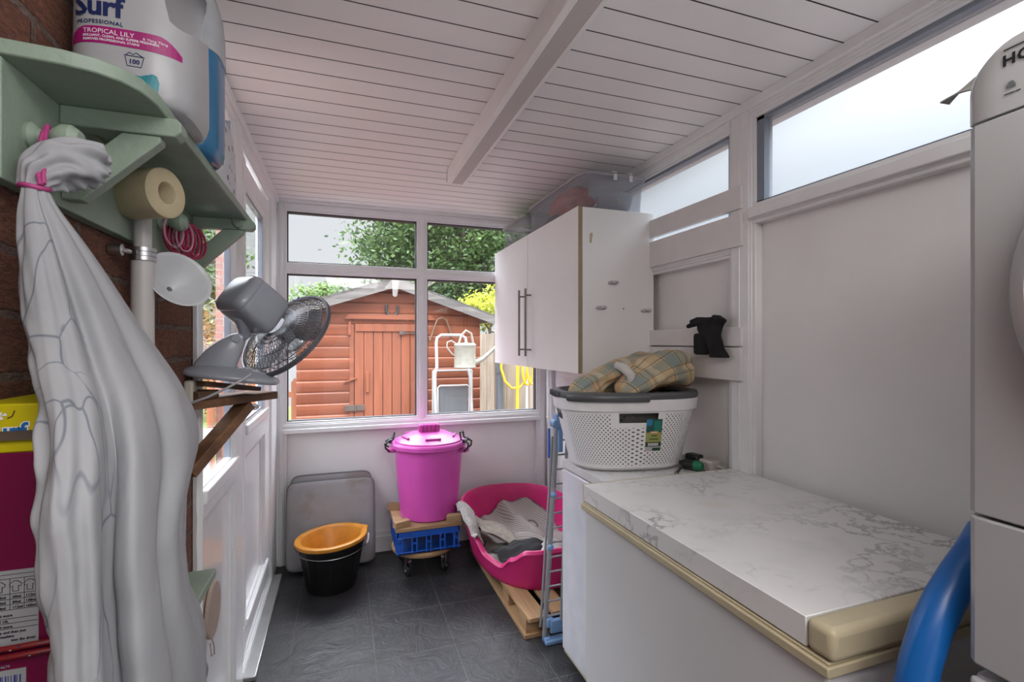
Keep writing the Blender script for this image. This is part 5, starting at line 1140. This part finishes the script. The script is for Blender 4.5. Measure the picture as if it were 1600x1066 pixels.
m = MB(); o_ = Matrix.Translation((bkx, bky, .262)) @ rotm('Y', -3.0); m.M = o_
pr = [(0, -.185), (.108, -.185), (.112, -.180), (.152, -.004), (.156, -.012), (.182, -.014), (.186, -.006), (.184, .004), (.172, .008), (.160, .006), (.150, -.006), (.106, -.176), (0, -.178)]
V = []
for r, z in pr:
    row = []
    for k in range(64):
        t = 2 * PI * k / 64; sp = 1 + (.10 * math.exp(-((t - .35) / .16) ** 2) if r > .145 else 0); row.append(m.V((r * sp * math.cos(t), r * sp * math.sin(t), z)))
    V.append(row)
for a, b in zip(V, V[1:]):
    for k in range(64): m.F([a[k], a[(k + 1) % 64], b[(k + 1) % 64], b[k]])
m.bm.normal_update(); bmesh.ops.remove_doubles(m.bm, verts=m.bm.verts[:], dist=.0001)
m.build('body', M_('orange_plastic', (.62, .25, .02), .4, var=.2, sc=20, bmp=.03), org, angle=50)
# pink dustbin on a wood-topped blue crate and round dolly
PNK = M_('pink_plastic', (.62, .08, .42), .33, var=.08, sc=8, bmp=.04, bsc=200); DPK = M_('deep_pink_plastic', (.50, .05, .31), .35, var=.08)
cx, cy = .484, 2.885; Zb = .300
dbn = thing('dustbin', 'bright pink plastic dustbin with clip-on lid standing on a wooden frame', 'bin', (cx, cy, Zb))
m = MB(); m.lathe([(0, Zb), (.160, Zb), (.166, Zb + .006), (.199, .700), (.205, .705), (.205, .715), (.196, .715), (.16, Zb + .01), (0, Zb + .01)], 64, cx, cy); m.build('body', PNK, dbn, angle=40)
m = MB(); m.lathe([(.210, .700), (.217, .702), (.217, .722), (.210, .730), (.198, .732), (.196, .740), (.186, .744), (.12, .772), (.06, .784), (0, .786)], 64, cx, cy)
lid = m.build('lid', PNK, dbn, angle=35)
for k in range(5):
    a = math.radians(-90 + k * 72 - 0); c_, s_ = math.cos(a), math.sin(a)
    m = MB(); m.beam((cx + .15 * c_ - .045 * s_, cy + .15 * s_ + .045 * c_, .7625), (cx + .15 * c_ + .045 * s_, cy + .15 * s_ - .045 * c_, .7625), .012, .008); m.build('lid_rib', DPK, lid, bevel=.002)
m = MB(); m.rings([sring(cx, cy, .062, .030, z, 5, 40) for z in (.780, .822)] + [sring(cx, cy, .058, .026, .826, 5, 40)])
for k in range(5): m.cyl((cx - .046 + k * .023, cy - .031, .785), (cx - .046 + k * .023, cy - .031, .822), .006, 10)
m.build('knob', DPK, lid, angle=40)
BKW2 = M_('black_plastic_clip', (.022, .022, .026), .35)
for a in (math.radians(172), math.radians(-28)):
    c_, s_ = math.cos(a), math.sin(a)
    def q(r, t, z): return (cx + r * c_ - t * s_, cy + r * s_ + t * c_, z)
    m = MB(); m.prism([q(.196, -.045, 0)[:2], q(.236, -.035, 0)[:2], q(.244, 0, 0)[:2], q(.236, .035, 0)[:2], q(.196, .045, 0)[:2]], 'z', .672, .690); m.build('lug', DPK, dbn, bevel=.004)
    m = MB(); m.tube([q(.222, -.038, .680), q(.246, -.040, .700), q(.250, -.040, .725), q(.225, -.036, .742), q(.205, -.034, .748), q(.200, -.034, .775), q(.198, -.030, .785), q(.198, .030, .785), q(.200, .034, .775), q(.205, .034, .748), q(.225, .036, .742), q(.250, .040, .725), q(.246, .040, .700), q(.222, .038, .680)], .0058, 8); m.tube([q(.222, -.036, .735), q(.222, .036, .735)], .010, 8)
    m.build('locking_handle', BKW2, dbn)
PAL = wood('raw_pine', (.42, .26, .13), (.28, .16, .08), 'y', .7, 10, .12, .2); PALX = wood('raw_pine_x', (.46, .29, .15), (.30, .18, .09), 'x', .7, 10, .12, .2)
wf = thing('wooden_frame', 'pine frame with corner blocks between the pink dustbin and blue crate', 'frame', (.452, 2.86, .275))
m = MB(); m.box(.272, .640, 2.683, 3.05, .277, .298); m.build('board', PALX, wf, bevel=.003)
for x, y, r in ((.305, 2.715, 18), (.600, 2.715, -18), (.305, 3.02, -18), (.600, 3.02, 18)):
    m = MB(); m.obox((x, y, .316), (.085, .045, .036), rotm('Z', r)); m.build('corner_block', PALX, wf, bevel=.002)
BLU = M_('blue_crate_plastic', (.008, .09, .48), .35, var=.15, sc=20, bmp=.03)
cr = thing('crate', 'royal blue slatted plastic crate on the round wooden dolly', 'crate', (.452, 2.86, .15))
X0, X1, Y0, Y1, z0, z1 = .279, .626, 2.692, 3.04, .152, .276
m = MB()
m.box(X0, X1, Y0, Y1, z0, z0 + .006)
for (a, b, c, d) in ((X0, X1, Y0, Y0 + .008), (X0, X1, Y1 - .008, Y1), (X0, X0 + .008, Y0, Y1), (X1 - .008, X1, Y0, Y1)):
    m.box(a, b, c, d, z0, z0 + .012); m.box(a, b, c, d, z1 - .030, z1); 
m.box(X0 - .006, X1 + .006, Y0 - .006, Y0 + .004, z1 - .034, z1 - .030); m.box(X0 - .006, X1 + .006, Y0 - .006, Y0 + .004, z0 + .010, z0 + .013)
m.build('body', BLU, cr, bevel=.001, seg=1)
for k in range(5):
    x = X0 + .018 + k * .0775
    m = MB(); m.box(x - .004 - .014, x - .010, Y0 - .004, Y0 + .008, z0, z1 - .03); m.box(x + .008, x + .014, Y0 - .004, Y0 + .008, z0, z1 - .03); m.box(x - .012, x + .01, Y0 + .002, Y0 + .008, z0 + .05, z0 + .062); m.build('slat', BLU, cr)
for k in range(4):
    y = Y0 + .03 + k * .09
    m = MB(); m.box(X0 - .002, X0 + .008, y, y + .03, z0, z1 - .03); m.build('slat', BLU, cr)
for k in range(4):
    m = MB(); m.box(X1 - .008, X1 + .002, Y0 + .03 + k * .09, Y0 + .06 + k * .09, z0, z1 - .03); m.build('slat', BLU, cr)
dl = thing('dolly', 'round wooden plant dolly on castors carrying the blue crate', 'dolly', (.45, 2.87, 0))
m = MB(); m.lathe([(.045, .118), (.176, .118), (.181, .124), (.181, .140), (.176, .146), (.045, .146), (.045, .118)], 48, .447, 2.865)
for k in range(4): m.beam((.447 - .16, 2.78 + k * .055, .149), (.447 + .16, 2.78 + k * .055, .149), .03, .005)
m.build('platform', PALX, dl, angle=40)
for x, y, r in ((.345, 2.765, 20), (.555, 2.765, -40), (.345, 2.97, 60), (.555, 2.97, -20)):
    m = MB(); m.M = Matrix.Translation((x, y, 0)) @ rotm('Z', r)
    m.box(-.025, .025, -.022, .022, .112, .118); m.box(-.016, -.012, -.012, .014, .03, .112); m.box(.012, .016, -.012, .014, .03, .112); m.cyl((-.018, .0, .032), (.018, .0, .032), .006, 12); m.cyl((-.008, -.02, .09), (.008, -.02, .09), .01, 10); f = m.build('castor', CHROME, dl)
    m = MB(); m.M = Matrix.Translation((x, y, 0)) @ rotm('Z', r) @ Matrix.Translation((0, 0, .031)) @ rotm('Y', 90); m.lathe([(0, -.011), (.026, -.011), (.031, -.006), (.031, .006), (.026, .011), (0, .011)], 28); m.build('wheel', M_('black_rubber', (.012, .012, .013), .5) if r == 20 else bpy.data.materials['black_rubber'], f)
# pallet
plt = thing('pallet', 'small pine pallet on the floor under the pink dog bed', 'pallet', (1.04, 2.5, 0))
m = MB(); m.obox((.800, 2.49, .010), (.085, .98, .018), rotm('Z', .0)); m.build('bottom_board', PAL, plt, bevel=.002)
m = MB(); m.box(.775, 1.33, 2.002, 2.075, .000, .018); m.build('bottom_board', PALX, plt, bevel=.002)
for x in (.80, 1.06, 1.29):
    for y in (2.06, 2.30, 2.60, 2.92):
        m = MB(); m.box(x - .032, x + .032, y - .045, y + .045, .019, .084); m.build('block', PAL, plt, bevel=.002)
for x, x2, r in ((.802, .09, 1.2), (.93, .085, 0), (1.06, .085, 0), (1.18, .085, 0), (1.29, .08, 0)):
    m = MB(); m.obox((x, 2.49 - (.02 if r else 0), .094), (x2, .99, .018), rotm('Z', r)); m.build('top_board', PAL, plt, bevel=.002)
# dog bed
dgb = thing('dog_bed', 'deep pink plastic dog bed with a dipped entrance on the pallet', 'dog bed', (.99, 2.6, .105))
GCX, GCY = .990, 2.598
def rimz(p):
    p = math.degrees(p) % 360
    tb = [(0, .335), (60, .355), (120, .36), (160, .365), (180, .345), (190, .27), (202, .205), (220, .19), (232, .245), (246, .292), (270, .300), (310, .305), (360, .335)]
    for (a, x), (b, y) in zip(tb, tb[1:]):
        if a <= p <= b: t = (p - a) / (b - a); t = t * t * (3 - 2 * t); return x + (y - x) * t
def bedp(p, k, z, off=0):
    a = .292 + (.356 - .292) * k - off; b = .425 + (.478 - .425) * k - off; e = 2.35; c, s_ = math.cos(p), math.sin(p)
    return Vector((GCX + a * math.copysign(abs(c) ** (2 / e), c), GCY + b * math.copysign(abs(s_) ** (2 / e), s_), z))
BZ = .104; NP = 128
m = MB(); rs = [[bedp(2 * PI * i / NP, -.15, BZ) for i in range(NP)], [bedp(2 * PI * i / NP, 0, BZ + .012) for i in range(NP)]]
for k in range(1, 9): rs.append([bedp(2 * PI * i / NP, k / 8 * (rimz(2 * PI * i / NP) - BZ) / .26, BZ + .012 + (rimz(2 * PI * i / NP) - BZ - .012) * k / 8) for i in range(NP)])
kk = lambda p: (rimz(p) - BZ) / .26
rs.append([bedp(2 * PI * i / NP, kk(2 * PI * i / NP), rimz(2 * PI * i / NP) + .003, -.006) for i in range(NP)])
rs.append([bedp(2 * PI * i / NP, kk(2 * PI * i / NP), rimz(2 * PI * i / NP) + .016, .004) for i in range(NP)])
rs.append([bedp(2 * PI * i / NP, kk(2 * PI * i / NP), rimz(2 * PI * i / NP) + .016, .016) for i in range(NP)])
rs.append([bedp(2 * PI * i / NP, kk(2 * PI * i / NP), rimz(2 * PI * i / NP) - .004, .024) for i in range(NP)])
for k in range(5, -1, -1): rs.append([bedp(2 * PI * i / NP, k / 6 * kk(2 * PI * i / NP), BZ + .02 + (rimz(2 * PI * i / NP) - BZ - .03) * k / 6, .022) for i in range(NP)])
m.rings(rs); m.build('shell', M_('raspberry_plastic', (.55, .018, .15), .42, var=.12, sc=14, bmp=.05, bsc=150), dgb, angle=50)
CHK = base('gingham_fleece', (.3, .27, .25), .95)
def checkm():
    m, nt, b = base('gingham', (.3, .28, .26), .95); t = nt.nodes.new('ShaderNodeTexCoord'); c = N(nt, 'ShaderNodeTexChecker', Scale=95.0); nt.links.new(t.outputs['UV'], c.inputs['Vector']); c.inputs[1].default_value = (.38, .34, .31, 1); c.inputs[2].default_value = (.19, .17, .155, 1)
    v = N(nt, 'ShaderNodeTexVoronoi', Scale=4.5); nt.links.new(t.outputs['UV'], v.inputs['Vector']); f = ramp(nt, v.outputs['Distance'], .24, .27, (1, 1, 1), (0, 0, 0)); h = ramp(nt, v.outputs['Distance'], .18, .2, (1, 1, 1), (0, 0, 0))
    x = mixc(nt, f, c.outputs[0], (.10, .09, .09)); nt.links.new(mixc(nt, h, x, (.34, .29, .25)), b.inputs['Base Color']); n2 = N(nt, 'ShaderNodeTexNoise', Scale=200.0); nt.links.new(coords(nt), n2.inputs['Vector']); bump(nt, b, n2.outputs['Fac'], .3, .004); return m
GNG = checkm(); bpy.data.materials.remove(CHK[0])
def inbed(x, y, mar=.035):
    a, b = .34 - mar, .46 - mar; r = (abs((x - GCX) / a) ** 2.35 + abs((y - GCY) / b) ** 2.35) ** (1 / 2.35)
    return (GCX + (x - GCX) / r, GCY + (y - GCY) / r) if r > 1 else (x, y)
def blanket(name, label, f, mat, nu=60, nv=60, th=.005):
    m = MB(); m.grid(f, nu, nv, th); return tag(m.build(name, mat, angle=180), label, 'blanket', 'blankets in the dog bed')
def cloth1(u, v):
    x = .68 + .64 * u; y = 2.22 + .82 * v; x, y = inbed(x, y, .05)
    z = .165 + .045 * fn3((x * 5, y * 5, 0), 1.0, 2) + .03 * abs(fn3((x * 8, y * 5, 0), 1.0, 6)) + .022 * math.sin(x * 26 + y * 19 + 4 * fn3((x * 3, y * 3, 0), 1.0, 4)) + .16 * max(0, (y - 2.72) / .3) * min(1, max(0, (x - .80) / .35)) ** 1.0 + .12 * max(0, (y - 2.72) / .3) * max(0, (.78 - x) / .1)
    return (x, y, z + .06 * math.exp(-((x - 1.02) / .16) ** 2 - ((y - 2.42) / .12) ** 2))
blanket('dog_blanket', 'crumpled taupe gingham blanket filling the pink dog bed', cloth1, GNG, 90, 90)
def cloth2(u, v):
    x = .74 + .36 * u; y = 2.20 + .16 * v + .10 * (1 - u); x, y = inbed(x, y, .045)
    return (x, y, .205 + .055 * math.sin(PI * u) + .03 * math.sin(PI * v) + .015 * fn3((u * 5, v * 5, 0), 1.0, 7) + .006 * math.sin(u * 25))
blanket('dark_blanket', 'charcoal fleece blanket bunched at the front of the pink dog bed', cloth2, M_('charcoal_fleece', (.035, .034, .036), .95, var=.4, bmp=.5, bsc=250), 50, 30)
KNIT = M_('white_knit', (.55, .52, .49), .95, var=.35, sc=120, bmp=.9, bsc=160)
def cloth3(u, v):
    t = math.radians(168 + 26 * v); p = bedp(t, kk(t), rimz(t) + .018); w = (.09 - .05 * v)
    c = u - .25; q = Vector((math.cos(t), math.sin(t), 0)); off = -c * w * .9
    z = p.z + .016 + .010 * math.sin(v * 20) - (abs(c) ** 1.6) * .11 * (1 if c > 0 else 1.2) * (1 - .3 * v)
    return p + q * (-.014 - off) * -1 * .0 + q * (c * w * 1.1 * -1 + .004) + Vector((0, 0, z - p.z))
blanket('knitted_blanket', 'cream knitted blanket edge hanging over the left side of the dog bed', cloth3, KNIT, 16, 40, .008)
def cloth4(u, v):
    x = .93 + .15 * u; y = 2.185 + .10 * v; x, y = inbed(x, y, .04); return (x, y, .262 + .050 * math.sin(PI * u) * (.4 + v * .5) + .006 * fn3((u * 6, v * 6, 0), 1.0, 3))
blanket('knitted_blanket', 'small cream knitted corner at the front rim of the dog bed', cloth4, KNIT, 24, 16, .008)
def cloth5(u, v):
    x = .70 + .20 * u; y = 2.50 + .30 * v - .12 * u; x, y = inbed(x, y, .045); return (x, y, .235 + .07 * (1 - u) * (1 - v * .2) + .012 * math.sin(v * 14 + u * 5) + .01 * fn3((u * 5, v * 5, 0), 1.0, 9))
blanket('striped_blanket', 'taupe striped blanket fold at the left of the dog bed', cloth5, M_('taupe_cotton', (.30, .26, .22), .9, var=.3, sc=40), 30, 30)
# folded clothes airer
air = thing('clothes_airer', 'folded grey metal clothes airer with pale blue corners beside the fridge', 'clothes airer', (.85, 1.94, 0))
GM = M_('grey_coated_tube', (.33, .34, .36), .35, .3); LB_ = M_('pale_blue_plastic', (.20, .36, .62), .4)
def ap(t, o=0, y=1.955): return (.832 + .060 * t + o, y, .03 + .93 * t)
m = MB(); m.tube([ap(0), ap(.5), ap(1)], .0115, 12); m.build('post', GM, air)
m = MB(); m.tube([ap(.04, -.018, 1.965), ap(.5, -.016, 1.965), ap(.93, -.014, 1.965)], .0055, 8); m.build('post', GM, air)
m = MB(); m.tube([ap(.08, .062, 1.925), ap(.97, .036, 1.925)], .0075, 8); m.build('post', GM, air)
m = MB(); m.tube([(1.32, 1.93, .05), (1.33, 1.93, .96)], .0115, 10); m.build('post', GM, air)
for k in range(13):
    t = .10 + k * .068; m = MB(); p = ap(t, .0, 1.94); m.tube([p, (1.325, 1.94, p[2] + .001)], .0042, 6); m.build('rung', GM, air)
m = MB(); m.box(.826, .858, 1.935, 1.975, .0, .030); m.box(.826, .92, 1.925, 1.965, .0, .022); m.box(.852, .93, 1.93, 1.95, .045, .105); m.box(.836, .868, 1.935, 1.975, .07, .11); m.build('lower_corner', LB_, air, bevel=.006)
m = MB(); m.box(.880, .915, 1.935, 1.975, .925, .995); m.cyl((.878, 1.925, .955), (.878, 1.97, .955), .018, 16); m.box(.888, .91, 1.93, 1.95, .83, .93); m.build('upper_corner', LB_, air, bevel=.004)
m = MB(); m.box(.857, .866, 1.968, 1.98, .80, .93); m.build('blue_strip', M_('mid_blue_plastic', (.05, .14, .50), .4), air)
for t in (.415, .66):
    m = MB(); m.lathe([(0, -.014), (.010, -.010), (.0145, 0), (.010, .010), (0, .014)], 16, ap(t)[0], 1.940) if False else m.rings([[(ap(t)[0] + r * math.cos(a * .5236), 1.945 + r * math.sin(a * .5236) * .6, ap(t)[2] + z) for a in range(12)] for r, z in ((.004, -.014), (.012, -.009), (.0155, 0), (.012, .009), (.004, .014))]); m.build('stopper', LB_, air, angle=80)
# printed cloth hanging lowest by the wall, part of the bedding bundle
m = MB(); m.grid(lambda u, v: (-.335 + .10 * u + .012 * math.sin(v * 9 + u * 6), .90 + .05 * u + .10 * v * u + .07 * v, .82 - .24 * v + .012 * math.sin(u * 16 + v * 3) - .02 * u), 30, 30, .003); m.build('trailing_cloth', BED, bd, angle=180)
